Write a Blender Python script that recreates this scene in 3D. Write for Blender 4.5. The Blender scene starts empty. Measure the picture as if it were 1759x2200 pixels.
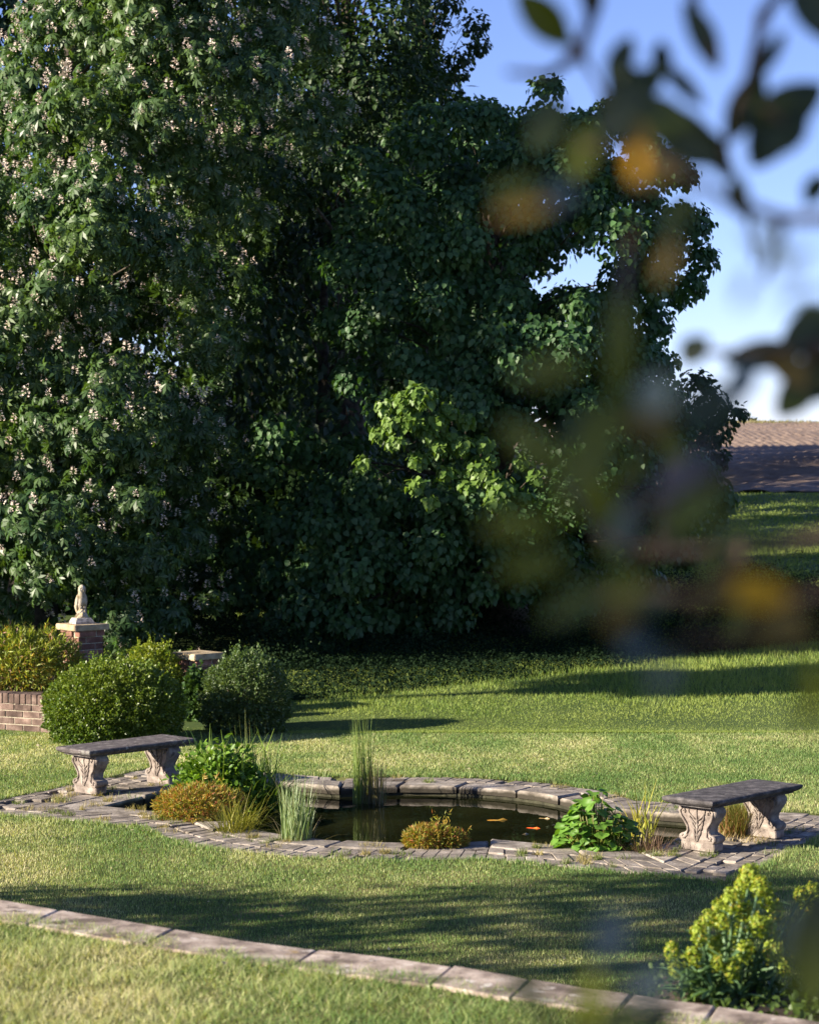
import bpy, bmesh, math, random
import numpy as np
from mathutils import Vector, Matrix

rng = np.random.default_rng(11)
random.seed(11)
sc = bpy.context.scene
COL = sc.collection
R = math.radians

# ------------------------------------------------------------------ camera
F, CX, CY, YH, EYE = 5000.0, 879.5, 1100.0, 960.0, 3.1      # photo pixels (1759 x 2200)
TILT = math.atan((CY - YH) / F)
cd = bpy.data.cameras.new('camera')
cam = bpy.data.objects.new('camera', cd)
COL.objects.link(cam)
cam.location = (0, 0, EYE)
cam.rotation_euler = (math.pi / 2 - TILT, 0, 0)
cd.sensor_fit = 'VERTICAL'
cd.sensor_height = 36
cd.sensor_width = 36
cd.lens = 36 * F / 2200
cd.clip_start = 0.05
cd.clip_end = 5000
cd.dof.use_dof = True
cd.dof.focus_distance = 17.5
cd.dof.aperture_fstop = 5.4
sc.camera = cam

# ------------------------------------------------------------------ sky, sun, exposure
SUN_EL = R(20)
LH = Vector((1, 0.35, 0)).normalized()                       # horizontal way the light travels
sund = Vector((LH.x * math.cos(SUN_EL), LH.y * math.cos(SUN_EL), -math.sin(SUN_EL)))
w = bpy.data.worlds.new('World')
sc.world = w
w.use_nodes = True
nt = w.node_tree
nt.nodes.clear()
sky = nt.nodes.new('ShaderNodeTexSky')
sky.sky_type = 'NISHITA'
sky.sun_disc = False
sky.sun_elevation = SUN_EL
sky.sun_rotation = math.atan2(-LH.x, -LH.y)
sky.air_density = 0.65
sky.dust_density = 0.15
sky.ozone_density = 3.6
bg = nt.nodes.new('ShaderNodeBackground')
bg.inputs['Strength'].default_value = 0.07
wo = nt.nodes.new('ShaderNodeOutputWorld')
wb = nt.nodes.new('ShaderNodeMix')
wb.data_type = 'RGBA'
wb.blend_type = 'MULTIPLY'
wb.inputs[0].default_value = 1
wb.inputs[7].default_value = (1.12, .95, 1.10, 1)
nt.links.new(sky.outputs[0], wb.inputs[6])
nt.links.new(wb.outputs[2], bg.inputs[0])
nt.links.new(bg.outputs[0], wo.inputs[0])
ld = bpy.data.lights.new('sun', 'SUN')
ld.energy = 5.0
ld.angle = R(0.5)
ld.color = (1.0, 0.89, 0.73)
sun = bpy.data.objects.new('sun', ld)
COL.objects.link(sun)
sun.rotation_euler = sund.to_track_quat('-Z', 'Y').to_euler()
sc.view_settings.view_transform = 'Standard'
sc.view_settings.look = 'None'
sc.view_settings.exposure = 1.58
sc.view_settings.gamma = 1
sc.cycles.use_denoising = True
sc.cycles.max_bounces = 8
sc.cycles.transparent_max_bounces = 8
sc.cycles.caustics_reflective = False
sc.cycles.caustics_refractive = False


def P(x, y, d):
    """Photo pixel at depth d (metres along Y) -> world point."""
    u, v = (x - CX) / F, (CY - y) / F
    dy = math.cos(TILT) + v * math.sin(TILT)
    dz = -math.sin(TILT) + v * math.cos(TILT)
    k = d / dy
    return Vector((u * k, d, EYE + dz * k))


def G(x, y, z=0.0):
    """Photo pixel -> world point on the level z."""
    u, v = (x - CX) / F, (CY - y) / F
    dy = math.cos(TILT) + v * math.sin(TILT)
    dz = -math.sin(TILT) + v * math.cos(TILT)
    k = (z - EYE) / dz
    return Vector((u * k, dy * k, z))


# ------------------------------------------------------------------ scene helpers
def tag(o, label=None, cat=None, group=None, kind=None):
    if label: o['label'] = label
    if cat: o['category'] = cat
    if group: o['group'] = group
    if kind: o['kind'] = kind
    return o


def empty(name, loc=(0, 0, 0), rz=0.0, label=None, cat=None, group=None):
    o = bpy.data.objects.new(name, None)
    COL.objects.link(o)
    o.location = loc
    o.rotation_euler = (0, 0, rz)
    o.empty_display_size = 0.1
    return tag(o, label, cat, group)


def link(name, me, mat=None, parent=None):
    o = bpy.data.objects.new(name, me)
    COL.objects.link(o)
    if mat is not None and not me.materials:
        me.materials.append(mat)
    if parent is not None:
        o.parent = parent
    return o


def np_mesh(name, V, loops, totals, cols=None, smooth=False):
    V = np.ascontiguousarray(V, dtype=np.float32)
    loops = np.ascontiguousarray(loops, dtype=np.int32)
    totals = np.ascontiguousarray(totals, dtype=np.int32)
    me = bpy.data.meshes.new(name)
    me.vertices.add(len(V))
    me.vertices.foreach_set('co', V.ravel())
    me.loops.add(len(loops))
    me.loops.foreach_set('vertex_index', loops)
    me.polygons.add(len(totals))
    me.polygons.foreach_set('loop_start', np.concatenate(([0], np.cumsum(totals)[:-1])).astype(np.int32))
    if smooth:
        me.polygons.foreach_set('use_smooth', np.ones(len(totals), dtype=bool))
    me.update(calc_edges=True)
    if cols is not None:
        a = me.color_attributes.new('col', 'FLOAT_COLOR', 'POINT')
        c4 = np.ones((len(V), 4), dtype=np.float32)
        c4[:, :3] = cols
        a.data.foreach_set('color', c4.ravel())
    return me


def py_mesh(name, verts, faces, smooth=False):
    me = bpy.data.meshes.new(name)
    me.from_pydata([tuple(v) for v in verts], [], faces)
    if smooth:
        for p in me.polygons: p.use_smooth = True
    me.update()
    return me


def bm_mesh(name, bm, smooth=False):
    me = bpy.data.meshes.new(name)
    bm.normal_update()
    bm.to_mesh(me)
    bm.free()
    if smooth:
        for p in me.polygons: p.use_smooth = True
    return me


def unit(a):
    return a / np.maximum(np.linalg.norm(a, axis=1, keepdims=True), 1e-9)


def frames(axis, nrm):
    y = unit(axis)
    x = unit(np.cross(y, nrm))
    z = np.cross(x, y)
    return np.stack((x, y, z), axis=2)


def scatter(name, tmpl, pos, rot, size, cols):
    """One mesh out of many copies of a small template (verts, faces)."""
    tv = np.array(tmpl[0], dtype=np.float32)
    k, n = len(tv), len(pos)
    size = np.asarray(size, dtype=np.float32)
    if size.ndim == 1: size = size[:, None]
    V = np.einsum('nij,kj->nki', rot, tv) * size[:, None, :] + pos[:, None, :]
    base = np.concatenate([np.array(f) for f in tmpl[1]])
    tot = np.array([len(f) for f in tmpl[1]])
    loops = (base[None, :] + (np.arange(n) * k)[:, None]).ravel()
    return np_mesh(name, V.reshape(-1, 3), loops, np.tile(tot, n), np.repeat(cols, k, axis=0))


OVAL = ([(0, 0, 0), (.30, .28, .07), (.27, .66, .06), (0, 1, -.10), (-.27, .66, .06), (-.30, .28, .07)],
        [(0, 1, 2, 3), (0, 3, 4, 5)])
HEART = ([(0, 0, 0), (.40, .10, .06), (.42, .48, .03), (0, 1.02, -.16), (-.42, .48, .03), (-.40, .10, .06)],
         [(0, 1, 2, 3), (0, 3, 4, 5)])
KITE = ([(0, 0, 0), (.27, .5, .06), (0, 1, 0), (-.27, .5, .06)], [(0, 1, 2), (0, 2, 3)])
WIDE = ([(0, 0, 0), (.36, .5, .08), (0, 1, -.04), (-.36, .5, .08)], [(0, 1, 2), (0, 2, 3)])
LANCE = ([(0, 0, 0), (.10, .4, .03), (0, 1, -.08), (-.10, .4, .03)], [(0, 1, 2), (0, 2, 3)])


def palm_template():
    v, f = [], []
    for i, a in enumerate((-128, -88, -44, 0, 44, 88, 128)):
        L = (.55, .78, .95, 1.0, .95, .78, .55)[i]
        c, s = math.cos(R(a)), math.sin(R(a))
        b = len(v)
        for x, y, z in ((0, 0, 0), (.175, .62, -.16), (0, 1, -.50), (-.175, .62, -.16)):
            x, y, z = x * L, y * L, z * L
            v.append((x * c + y * s, -x * s + y * c, z))
        f.append((b, b + 1, b + 2, b + 3))
    return v, f


PALM = palm_template()


def lerp(a, b, t):
    a, b = np.array(a), np.array(b)
    return a[None, :] * (1 - t[:, None]) + b[None, :] * t[:, None]


def tube(pts, rad, sides=6):
    """verts, faces of a tapered tube along a polyline."""
    pts = [Vector(p) for p in pts]
    V, Fc = [], []
    n = len(pts)
    for i, p in enumerate(pts):
        t = (pts[min(i + 1, n - 1)] - pts[max(i - 1, 0)])
        if t.length < 1e-9: t = Vector((0, 0, 1))
        t.normalize()
        a = t.cross(Vector((0, 0, 1)) if abs(t.z) < .9 else Vector((1, 0, 0))).normalized()
        b = t.cross(a)
        for s in range(sides):
            th = 2 * math.pi * s / sides
            V.append(p + (a * math.cos(th) + b * math.sin(th)) * rad[i])
    for i in range(n - 1):
        for s in range(sides):
            s2 = (s + 1) % sides
            Fc.append((i * sides + s, i * sides + s2, (i + 1) * sides + s2, (i + 1) * sides + s))
    Fc.append(tuple(range(sides - 1, -1, -1)))
    Fc.append(tuple((n - 1) * sides + s for s in range(sides)))
    return V, Fc


class Bag:
    def __init__(self): self.v, self.f = [], []
    def add(self, vf):
        o = len(self.v)
        self.v += list(vf[0])
        self.f += [tuple(i + o for i in f) for f in vf[1]]
    def mesh(self, name, smooth=True): return py_mesh(name, self.v, self.f, smooth)


def vnoise(x, y, scale, seed=0):
    """smooth value noise 0..1 for numpy arrays"""
    x = np.asarray(x) / scale + 1000.3 + seed * 17.7
    y = np.asarray(y) / scale + 1000.7 + seed * 5.3
    xi, yi = np.floor(x), np.floor(y)
    fx, fy = x - xi, y - yi
    fx, fy = fx * fx * (3 - 2 * fx), fy * fy * (3 - 2 * fy)
    def h(a, b):
        s = np.sin(a * 127.1 + b * 311.7 + seed * 74.7) * 43758.5453
        return s - np.floor(s)
    return (h(xi, yi) * (1 - fx) + h(xi + 1, yi) * fx) * (1 - fy) + (h(xi, yi + 1) * (1 - fx) + h(xi + 1, yi + 1) * fx) * fy


# ------------------------------------------------------------------ materials
def new_mat(name):
    m = bpy.data.materials.new(name)
    m.use_nodes = True
    t = m.node_tree
    return m, t, t.nodes['Principled BSDF'], t.nodes['Material Output']


def N(t, kind, **kw):
    n = t.nodes.new(kind)
    for k, v in kw.items():
        if hasattr(n, k) and not k.startswith('in_'): setattr(n, k, v)
        else: n.inputs[k[3:] if k.startswith('in_') else k].default_value = v
    return n


def leaf_mat(name, trans=.3, rough=.5, spec=.4, tint=(1.5, 1.5, .45)):
    m, t, b, o = new_mat(name)
    a = N(t, 'ShaderNodeAttribute', attribute_name='col')
    t.links.new(a.outputs['Color'], b.inputs['Base Color'])
    b.inputs['Roughness'].default_value = rough
    b.inputs['Specular IOR Level'].default_value = spec
    tr = N(t, 'ShaderNodeBsdfTranslucent')
    mx = N(t, 'ShaderNodeMix', data_type='RGBA', blend_type='MULTIPLY')
    mx.inputs[0].default_value = 1
    t.links.new(a.outputs['Color'], mx.inputs[6])
    mx.inputs[7].default_value = (*tint, 1)
    t.links.new(mx.outputs[2], tr.inputs['Color'])
    ms = N(t, 'ShaderNodeMixShader')
    ms.inputs[0].default_value = trans
    t.links.new(b.outputs[0], ms.inputs[1])
    t.links.new(tr.outputs[0], ms.inputs[2])
    t.links.new(ms.outputs[0], o.inputs['Surface'])
    return m


def stone_mat(name, stops, scale=6.0, rough=.9, bump=.4, fine=60.0, spots=None, per_object=.0):
    """Mottled stone: stops = [(pos, colour)...]; spots = (colour, scale, threshold) lichen or moss patches."""
    stops = [(.5 + (p - .5) * .6, c) for p, c in stops]
    m, t, b, o = new_mat(name)
    geo = N(t, 'ShaderNodeNewGeometry')
    n1 = N(t, 'ShaderNodeTexNoise', in_Scale=scale, in_Detail=8.0, in_Roughness=.65)
    t.links.new(geo.outputs['Position'], n1.inputs['Vector'])
    rp = N(t, 'ShaderNodeValToRGB')
    el = rp.color_ramp.elements
    while len(el) > 2: el.remove(el[-1])
    el[0].position, el[0].color = stops[0][0], (*stops[0][1], 1)
    el[1].position, el[1].color = stops[-1][0], (*stops[-1][1], 1)
    for p, c in stops[1:-1]:
        e = el.new(p)
        e.color = (*c, 1)
    t.links.new(n1.outputs['Fac'], rp.inputs['Fac'])
    col = rp.outputs['Color']
    if spots:
        for c, s, th in spots:
            n3 = N(t, 'ShaderNodeTexNoise', in_Scale=s, in_Detail=5.0, in_Roughness=.6)
            t.links.new(geo.outputs['Position'], n3.inputs['Vector'])
            mr = N(t, 'ShaderNodeMapRange')
            mr.inputs['From Min'].default_value = th
            mr.inputs['From Max'].default_value = th + .06
            t.links.new(n3.outputs['Fac'], mr.inputs['Value'])
            mx = N(t, 'ShaderNodeMix', data_type='RGBA')
            t.links.new(mr.outputs[0], mx.inputs[0])
            t.links.new(col, mx.inputs[6])
            mx.inputs[7].default_value = (*c, 1)
            col = mx.outputs[2]
    if per_object > 0:
        oi = N(t, 'ShaderNodeObjectInfo')
        hs = N(t, 'ShaderNodeHueSaturation')
        mr = N(t, 'ShaderNodeMapRange')
        mr.inputs['To Min'].default_value = 1 - per_object
        mr.inputs['To Max'].default_value = 1 + per_object
        t.links.new(oi.outputs['Random'], mr.inputs['Value'])
        t.links.new(mr.outputs[0], hs.inputs['Value'])
        t.links.new(col, hs.inputs['Color'])
        col = hs.outputs['Color']
    t.links.new(col, b.inputs['Base Color'])
    b.inputs['Roughness'].default_value = rough
    b.inputs['Specular IOR Level'].default_value = .25
    n2 = N(t, 'ShaderNodeTexNoise', in_Scale=fine, in_Detail=6.0, in_Roughness=.7)
    t.links.new(geo.outputs['Position'], n2.inputs['Vector'])
    bp = N(t, 'ShaderNodeBump', in_Strength=bump, in_Distance=.01)
    t.links.new(n2.outputs['Fac'], bp.inputs['Height'])
    t.links.new(bp.outputs[0], b.inputs['Normal'])
    return m


M_LEAF = leaf_mat('foliage')
M_GLOSS = leaf_mat('glossy_foliage', trans=.22, rough=.32, spec=.55)
M_CHEST = leaf_mat('chestnut_foliage', trans=.30, rough=.42, spec=.42)
M_DULL = leaf_mat('dull_foliage', trans=.2, rough=.9, spec=.08)
M_GRASS = leaf_mat('grass_blades', trans=.3, rough=.6, spec=.25)
M_BLADE = leaf_mat('reed_blades', trans=.25, rough=.45, spec=.4)
M_BLOSSOM = leaf_mat('blossom_petals', trans=.25, rough=.7, spec=.1, tint=(1, 1, 1))
M_BARK = stone_mat('bark', [(.3, (.03, .024, .018)), (.7, (.11, .09, .065))], scale=9, bump=.8, fine=25)
M_TWIG = stone_mat('twig_bark', [(.3, (.06, .04, .028)), (.7, (.16, .11, .08))], scale=20, bump=.3)
M_SOIL = stone_mat('soil', [(.3, (.025, .018, .012)), (.7, (.07, .05, .034))], scale=8, bump=1.0, fine=30)
M_LAWN = stone_mat('lawn_turf', [(.25, (.05, .07, .015)), (.5, (.10, .11, .03)), (.75, (.19, .16, .06))], scale=1.3, bump=.6, fine=40)
M_MEADOW = stone_mat('meadow_turf', [(.25, (.035, .065, .012)), (.7, (.07, .10, .02))], scale=.6, bump=.6, fine=20)
M_FIELD = stone_mat('ploughed_earth', [(.25, (.115, .080, .058)), (.5, (.19, .135, .10)), (.8, (.28, .21, .16))], scale=2.2, bump=.6, fine=8)
M_BENCH = stone_mat('bench_stone', [(.25, (.13, .105, .09)), (.5, (.235, .195, .168)), (.75, (.34, .295, .255))], scale=11, bump=.55, fine=70,
                    spots=[((.10, .085, .075), 6.0, .60)])
M_SLAB = stone_mat('bench_slab_stone', [(.25, (.05, .044, .042)), (.55, (.115, .10, .098)), (.8, (.21, .185, .18))], scale=14, bump=.7, fine=80,
                   spots=[((.33, .31, .28), 22.0, .63), ((.20, .19, .17), 7.0, .60), ((.03, .028, .024), 5.0, .64)])
M_COPING = stone_mat('coping_stone', [(.25, (.115, .098, .078)), (.5, (.24, .208, .172)), (.8, (.39, .345, .295))], scale=6, bump=.6, fine=45,
                     spots=[((.07, .058, .046), 3.2, .60), ((.09, .09, .035), 2.3, .74)], per_object=.22)
def waterline(m):
    t = m.node_tree
    b = t.nodes['Principled BSDF']
    src = b.inputs['Base Color'].links[0].from_socket
    geo = N(t, 'ShaderNodeNewGeometry')
    sx = N(t, 'ShaderNodeSeparateXYZ')
    t.links.new(geo.outputs['Position'], sx.inputs[0])
    ns = N(t, 'ShaderNodeTexNoise', in_Scale=9.0, in_Detail=4.0)
    t.links.new(geo.outputs['Position'], ns.inputs['Vector'])
    ma = N(t, 'ShaderNodeMath', operation='MULTIPLY_ADD')
    t.links.new(ns.outputs['Fac'], ma.inputs[0])
    ma.inputs[1].default_value = .05
    t.links.new(sx.outputs['Z'], ma.inputs[2])
    mr = N(t, 'ShaderNodeMapRange')
    mr.inputs['From Min'].default_value = .018
    mr.inputs['From Max'].default_value = -.012
    t.links.new(ma.outputs[0], mr.inputs['Value'])
    mx = N(t, 'ShaderNodeMix', data_type='RGBA')
    t.links.new(mr.outputs[0], mx.inputs[0])
    t.links.new(src, mx.inputs[6])
    mx.inputs[7].default_value = (.040, .034, .024, 1)
    t.links.new(mx.outputs[2], b.inputs['Base Color'])


waterline(M_COPING)
M_PAVER = stone_mat('paving_brick', [(.25, (.145, .122, .10)), (.55, (.265, .228, .19)), (.8, (.39, .345, .295))], scale=7, bump=.6, fine=50,
                    spots=[((.08, .064, .05), 3.5, .58), ((.10, .10, .035), 2.6, .72)], per_object=.28)
M_TERRACE = stone_mat('terrace_coping', [(.28, (.13, .10, .08)), (.5, (.33, .265, .215)), (.75, (.54, .455, .38))], scale=7, bump=.5, fine=50,
                      spots=[((.13, .10, .08), 4.5, .59), ((.58, .52, .46), 11.0, .60), ((.34, .24, .10), 6.0, .64), ((.08, .068, .05), 17.0, .66)], per_object=.14)
M_BRICK = stone_mat('wall_brick', [(.25, (.085, .056, .045)), (.55, (.165, .112, .09)), (.8, (.27, .195, .16))], scale=9, bump=.6, fine=60,
                    spots=[((.06, .04, .035), 5.0, .62)], per_object=.30)
M_PBRICK = stone_mat('pillar_brick', [(.25, (.13, .062, .046)), (.55, (.235, .118, .086)), (.8, (.33, .19, .145))], scale=9, bump=.5, fine=60, per_object=.32)
M_MORTAR = stone_mat('mortar', [(.3, (.30, .26, .19)), (.7, (.46, .41, .31))], scale=20, bump=.6)
M_CAP = stone_mat('cap_stone', [(.3, (.28, .21, .12)), (.55, (.40, .31, .19)), (.8, (.50, .41, .28))], scale=8, bump=.35, fine=70)
M_OWL = stone_mat('statue_stone', [(.25, (.20, .155, .085)), (.5, (.36, .305, .22)), (.8, (.50, .45, .37))], scale=14, bump=.7, fine=90,
                  spots=[((.42, .30, .10), 9.0, .64)])
M_PLINTH = stone_mat('plinth_stone', [(.25, (.16, .145, .13)), (.55, (.36, .33, .30)), (.8, (.5, .47, .43))], scale=22, bump=.8, fine=70)
M_BASIN = stone_mat('pond_basin_stone', [(.25, (.02, .02, .012)), (.7, (.06, .058, .035))], scale=6, bump=.6)
M_STRAWBASE = None


def water_mat():
    m, t, b, o = new_mat('pond_water')
    t.nodes.remove(b)
    geo = N(t, 'ShaderNodeNewGeometry')
    n = N(t, 'ShaderNodeTexNoise', in_Scale=5.0, in_Detail=2.0)
    t.links.new(geo.outputs['Position'], n.inputs['Vector'])
    bp = N(t, 'ShaderNodeBump', in_Strength=.05, in_Distance=.02)
    t.links.new(n.outputs['Fac'], bp.inputs['Height'])
    gl = N(t, 'ShaderNodeBsdfGlossy', in_Roughness=.015)
    tr = N(t, 'ShaderNodeBsdfTransparent')
    tr.inputs['Color'].default_value = (.62, .56, .34, 1)
    fr = N(t, 'ShaderNodeFresnel', in_IOR=1.33)
    t.links.new(bp.outputs[0], gl.inputs['Normal'])
    t.links.new(bp.outputs[0], fr.inputs['Normal'])
    ms = N(t, 'ShaderNodeMixShader')
    t.links.new(fr.outputs[0], ms.inputs[0])
    df = N(t, 'ShaderNodeBsdfDiffuse')
    nz = N(t, 'ShaderNodeTexNoise', in_Scale=1.6, in_Detail=4.0)
    t.links.new(geo.outputs['Position'], nz.inputs['Vector'])
    cr = N(t, 'ShaderNodeValToRGB')
    cr.color_ramp.elements[0].position, cr.color_ramp.elements[0].color = .35, (.018, .021, .008, 1)
    cr.color_ramp.elements[1].position, cr.color_ramp.elements[1].color = .7, (.042, .046, .015, 1)
    t.links.new(nz.outputs['Fac'], cr.inputs['Fac'])
    t.links.new(cr.outputs[0], df.inputs['Color'])
    mk = N(t, 'ShaderNodeMixShader')
    mk.inputs[0].default_value = .45
    t.links.new(tr.outputs[0], mk.inputs[1])
    t.links.new(df.outputs[0], mk.inputs[2])
    t.links.new(mk.outputs[0], ms.inputs[1])
    t.links.new(gl.outputs[0], ms.inputs[2])
    t.links.new(ms.outputs[0], o.inputs['Surface'])
    return m


M_WATER = water_mat()


def plain_mat(name, c, rough=.5, spec=.4, c2=None, scale=30):
    return stone_mat(name, [(.3, c), (.7, c2 or tuple(min(1, k * 1.5) for k in c))], scale=scale, rough=rough, bump=.1)


# ================================================================== THE SETTING
LIP = 25.3


def hill(x, y):
    """height of the open ground"""
    x, y = np.asarray(x, float), np.asarray(y, float)
    z = np.where(y > LIP, .0292 * (y - LIP), 0.0)
    z = np.where(y > 75, .0292 * (75 - LIP) + .0322 * (y - 75), z)
    top = .0292 * (75 - LIP) + .0322 * 105
    z = np.where(y > 180, top - .010 * (y - 180), z)
    z = z + np.where(y > LIP, np.clip((y - LIP) / 30, 0, 1) * (.25 * (vnoise(x, y, 9, 3) - .5) + .006 * np.clip(x, -20, 20)), 0)
    return z


# pond plan: a circle crossed by a rectangle, on an axis turned a little
PC = Vector((0.0, 19.7))
PA = R(-28)
AX, PN = Vector((math.cos(PA), math.sin(PA))), Vector((-math.sin(PA), math.cos(PA)))
RC, RW, RL = 1.55, .95, 2.5                                  # inner circle, half width, half length
WATER_Z = -.095


def W2(a, p, z=0.0):
    q = PC + AX * a + PN * p
    return Vector((q.x, q.y, z))


def to_pond(x, y):
    dx, dy = np.asarray(x) - PC.x, np.asarray(y) - PC.y
    return dx * AX.x + dy * AX.y, dx * PN.x + dy * PN.y


def in_pond(x, y, off):
    a, p = to_pond(x, y)
    return ((np.abs(a) < RL + off) & (np.abs(p) < RW + off)) | (a * a + p * p < (RC + off) ** 2)


def in_paving(x, y, shrink=0.0):
    a, p = to_pond(x, y)
    o = np.where(p < 0, .78, .56) - shrink
    return ((np.abs(a) < 3.48 - shrink) & (np.abs(p) < RW + o)) | (a * a + p * p < (RC + o) ** 2)


def grid_mesh(name, xs, ys, zf, drop=None):
    X, Y = np.meshgrid(xs, ys)
    Z = zf(X, Y)
    if drop is not None: Z = drop(X, Y, Z)
    V = np.stack((X.ravel(), Y.ravel(), Z.ravel()), 1)
    nx, ny = len(xs), len(ys)
    i = (np.arange(ny - 1)[:, None] * nx + np.arange(nx - 1)[None, :]).ravel()
    loops = np.stack((i, i + 1, i + nx + 1, i + nx), 1).ravel()
    return np_mesh(name, V, loops, np.full(len(i), 4), smooth=True)


# ground: one sheet to the horizon, cut down where the pond lies
xs = np.unique(np.concatenate((np.linspace(-900, -60, 15), np.linspace(-60, -12, 25), np.arange(-12, 12.01, .16), np.linspace(12, 60, 25), np.linspace(60, 900, 15))))
ys = np.unique(np.concatenate((np.linspace(-60, 8, 12), np.linspace(8, 16, 20), np.arange(16, 24.01, .16), np.linspace(24, 80, 70), np.linspace(80, 260, 50), np.linspace(260, 1500, 20))))
ground = link('ground', grid_mesh('ground', xs, ys, hill, lambda X, Y, Z: np.where(in_pond(X, Y, .17), -1.2, np.where(in_paving(X, Y, .04), -.07, Z))), M_LAWN)
tag(ground, kind='structure')
xs = np.linspace(-14, 40, 60)
ys = np.linspace(LIP, 76, 60)
meadow = link('meadow_ground', grid_mesh('meadow_ground', xs, ys, lambda X, Y: hill(X, Y) + .012), M_MEADOW)
tag(meadow, kind='structure')

# ploughed field with real furrows: cross-ploughed headland below, long rows above
xs = np.arange(3, 34, .09)
ys = np.concatenate((np.arange(75.5, 100, .35), np.arange(100, 181, 1.0)))


def furrows(X, Y):
    lower = np.clip((100 - Y) / 3, 0, 1)
    edge = 75.5 + .9 * np.sin(X * .35) + .5 * np.sin(X * 1.1)
    ph = 1.6 * vnoise(X, Y, 7.0, 21)
    up = .032 * np.sin((X - .058 * Y) * 2 * np.pi / .46 + ph) * (.4 + .9 * vnoise(X, Y * .2, 1.3, 22))
    lo = .02 * np.sin((Y + .9 * X) * 2 * np.pi / 1.1 + 2.2 * ph) * vnoise(X, Y, 2.2, 23) * 1.4
    clod = .10 * (vnoise(X, Y * .6, .30, 5) - .5) + .05 * (vnoise(X, Y * .6, .9, 6) - .5)
    return hill(X, Y) + .07 + (up * (1 - lower) + lo * lower + clod) * np.clip((Y - edge), 0, 1) - .3 * (Y < edge)


field = link('ploughed_field', grid_mesh('ploughed_field', xs, ys, furrows), M_FIELD)
tag(field, kind='structure')

# upper lawn (the terrace the camera stands on) and its retaining wall
TZ = 1.3
back = [G(x, y, TZ) for x, y in ((-700, 1826), (-300, 1889), (0, 1934), (193, 1966), (522, 2021), (900, 2065), (1300, 2129), (1460, 2148), (1759, 2194), (2300, 2290), (3000, 2420))]
bk = np.array([(p.x, p.y) for p in back])


def wall_y(x):
    return np.interp(x, bk[:, 0], bk[:, 1])


WN = Vector((back[2].y - back[8].y, -(back[2].x - back[8].x), 0)).normalized()
if WN.y < 0: WN = -WN                                        # points to the pond side
TOPD = .30
verts, faces = [], []
xsn = np.linspace(-6, 6, 60)
for x in xsn:
    y = float(wall_y(x)) - .27
    for yy in (-8, 3, 5, 6.5, y):
        verts.append((x, yy, TZ - .012))
for i in range(len(xsn) - 1):
    for j in range(4):
        a = i * 5 + j
        faces.append((a, a + 5, a + 6, a + 1))
ul = link('upper_lawn', py_mesh('upper_lawn', verts, faces), M_LAWN)
tag(ul, kind='structure')

rw = empty('retaining_wall', (0, 8.1, 0), label='low stone retaining wall edging the upper lawn, topped with worn flat coping stones', cat='wall')
verts, faces = [], []
for x in xsn:
    y = float(wall_y(x))
    verts += [(x, y - .34, -.2), (x, y - .34, TZ - .075), (x, y - .03, TZ - .075), (x, y - .03, -.2)]
for i in range(len(xsn) - 1):
    for j in range(4):
        a, b_ = i * 4 + j, i * 4 + (j + 1) % 4
        faces.append((a, b_, b_ + 4, a + 4))
o = link('wall_body', py_mesh('wall_body', [(v[0], v[1] - 8.1, v[2]) for v in verts], faces), M_TERRACE, rw)


def slab(name, poly, z0, z1, mat, parent, off=(0, 0, 0), bev=.008, tilt=0.0):
    """a flat stone: polygon prism with a worn upper edge"""
    poly = [Vector((p[0], p[1])) for p in poly]
    c = sum(poly, Vector((0, 0))) / len(poly)
    n = len(poly)
    tx, ty = random.uniform(-tilt, tilt), random.uniform(-tilt, tilt)
    V = []
    for z, s in ((z0, 0), (z1 - bev, 0), (z1, bev)):
        for p in poly:
            q = p + (c - p).normalized() * s * 1.4
            zz = z + (tx * (p.x - c.x) + ty * (p.y - c.y) if z > z0 else 0)
            V.append((q.x - off[0], q.y - off[1], zz - off[2]))
    Fc = [tuple(range(n - 1, -1, -1)), tuple(2 * n + i for i in range(n))]
    for k in (0, 1):
        for i in range(n):
            j = (i + 1) % n
            Fc.append((k * n + i, k * n + j, (k + 1) * n + j, (k + 1) * n + i))
    return link(name, py_mesh(name, V, Fc), mat, parent)


x = -2.9
while x < 2.6:
    L = random.choice((.26, .40, .55, .32, .48))
    x2 = min(x + L, 2.62)
    ya, yb = float(wall_y(x)), float(wall_y(x2))
    g = random.uniform(.001, .004)
    dv = random.uniform(-.012, .012)
    k = .55
    poly = [(x + g - k * .27 * .55, ya - .27), (x2 - g - k * .27 * .55, yb - .27 + dv), (x2 - g, yb + dv), ((x + x2) / 2, float(wall_y((x + x2) / 2)) + random.uniform(-.008, .014)), (x + g, ya)]
    slab('coping_stone', poly, TZ - .07, TZ + .001 + random.uniform(-.003, .003), M_TERRACE, rw, (0, 8.1, 0), .006, .006)
    x = x2

# raised bed behind the wall on the right, where the spurge grows
verts, faces = [], []
bx = np.linspace(.62, 3.4, 22)
by = np.linspace(0, 1.5, 12)
for a_ in bx:
    for b_ in by:
        h = (TZ - .06) * min(1, max(0, (a_ - .62) / .25)) * min(1, max(0, (1.5 - b_) / .8))
        verts.append((a_, float(wall_y(a_)) - .02 + b_, max(-.05, h + random.uniform(-.02, .02))))
for i in range(21):
    for j in range(11):
        q = i * 12 + j
        faces.append((q, q + 12, q + 13, q + 1))
tag(link('planting_bed_ground', py_mesh('planting_bed_ground', verts, faces, True), M_SOIL), kind='structure')

# ------------------------------------------------------------------ pond: basin, coping stones, paving bricks, water
pond = empty('garden_pond', (PC.x, PC.y, 0), label='sunken formal garden pond edged with stone slabs and worn brick paving between two stone benches', cat='pond')
POFF = (PC.x, PC.y, 0)


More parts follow.
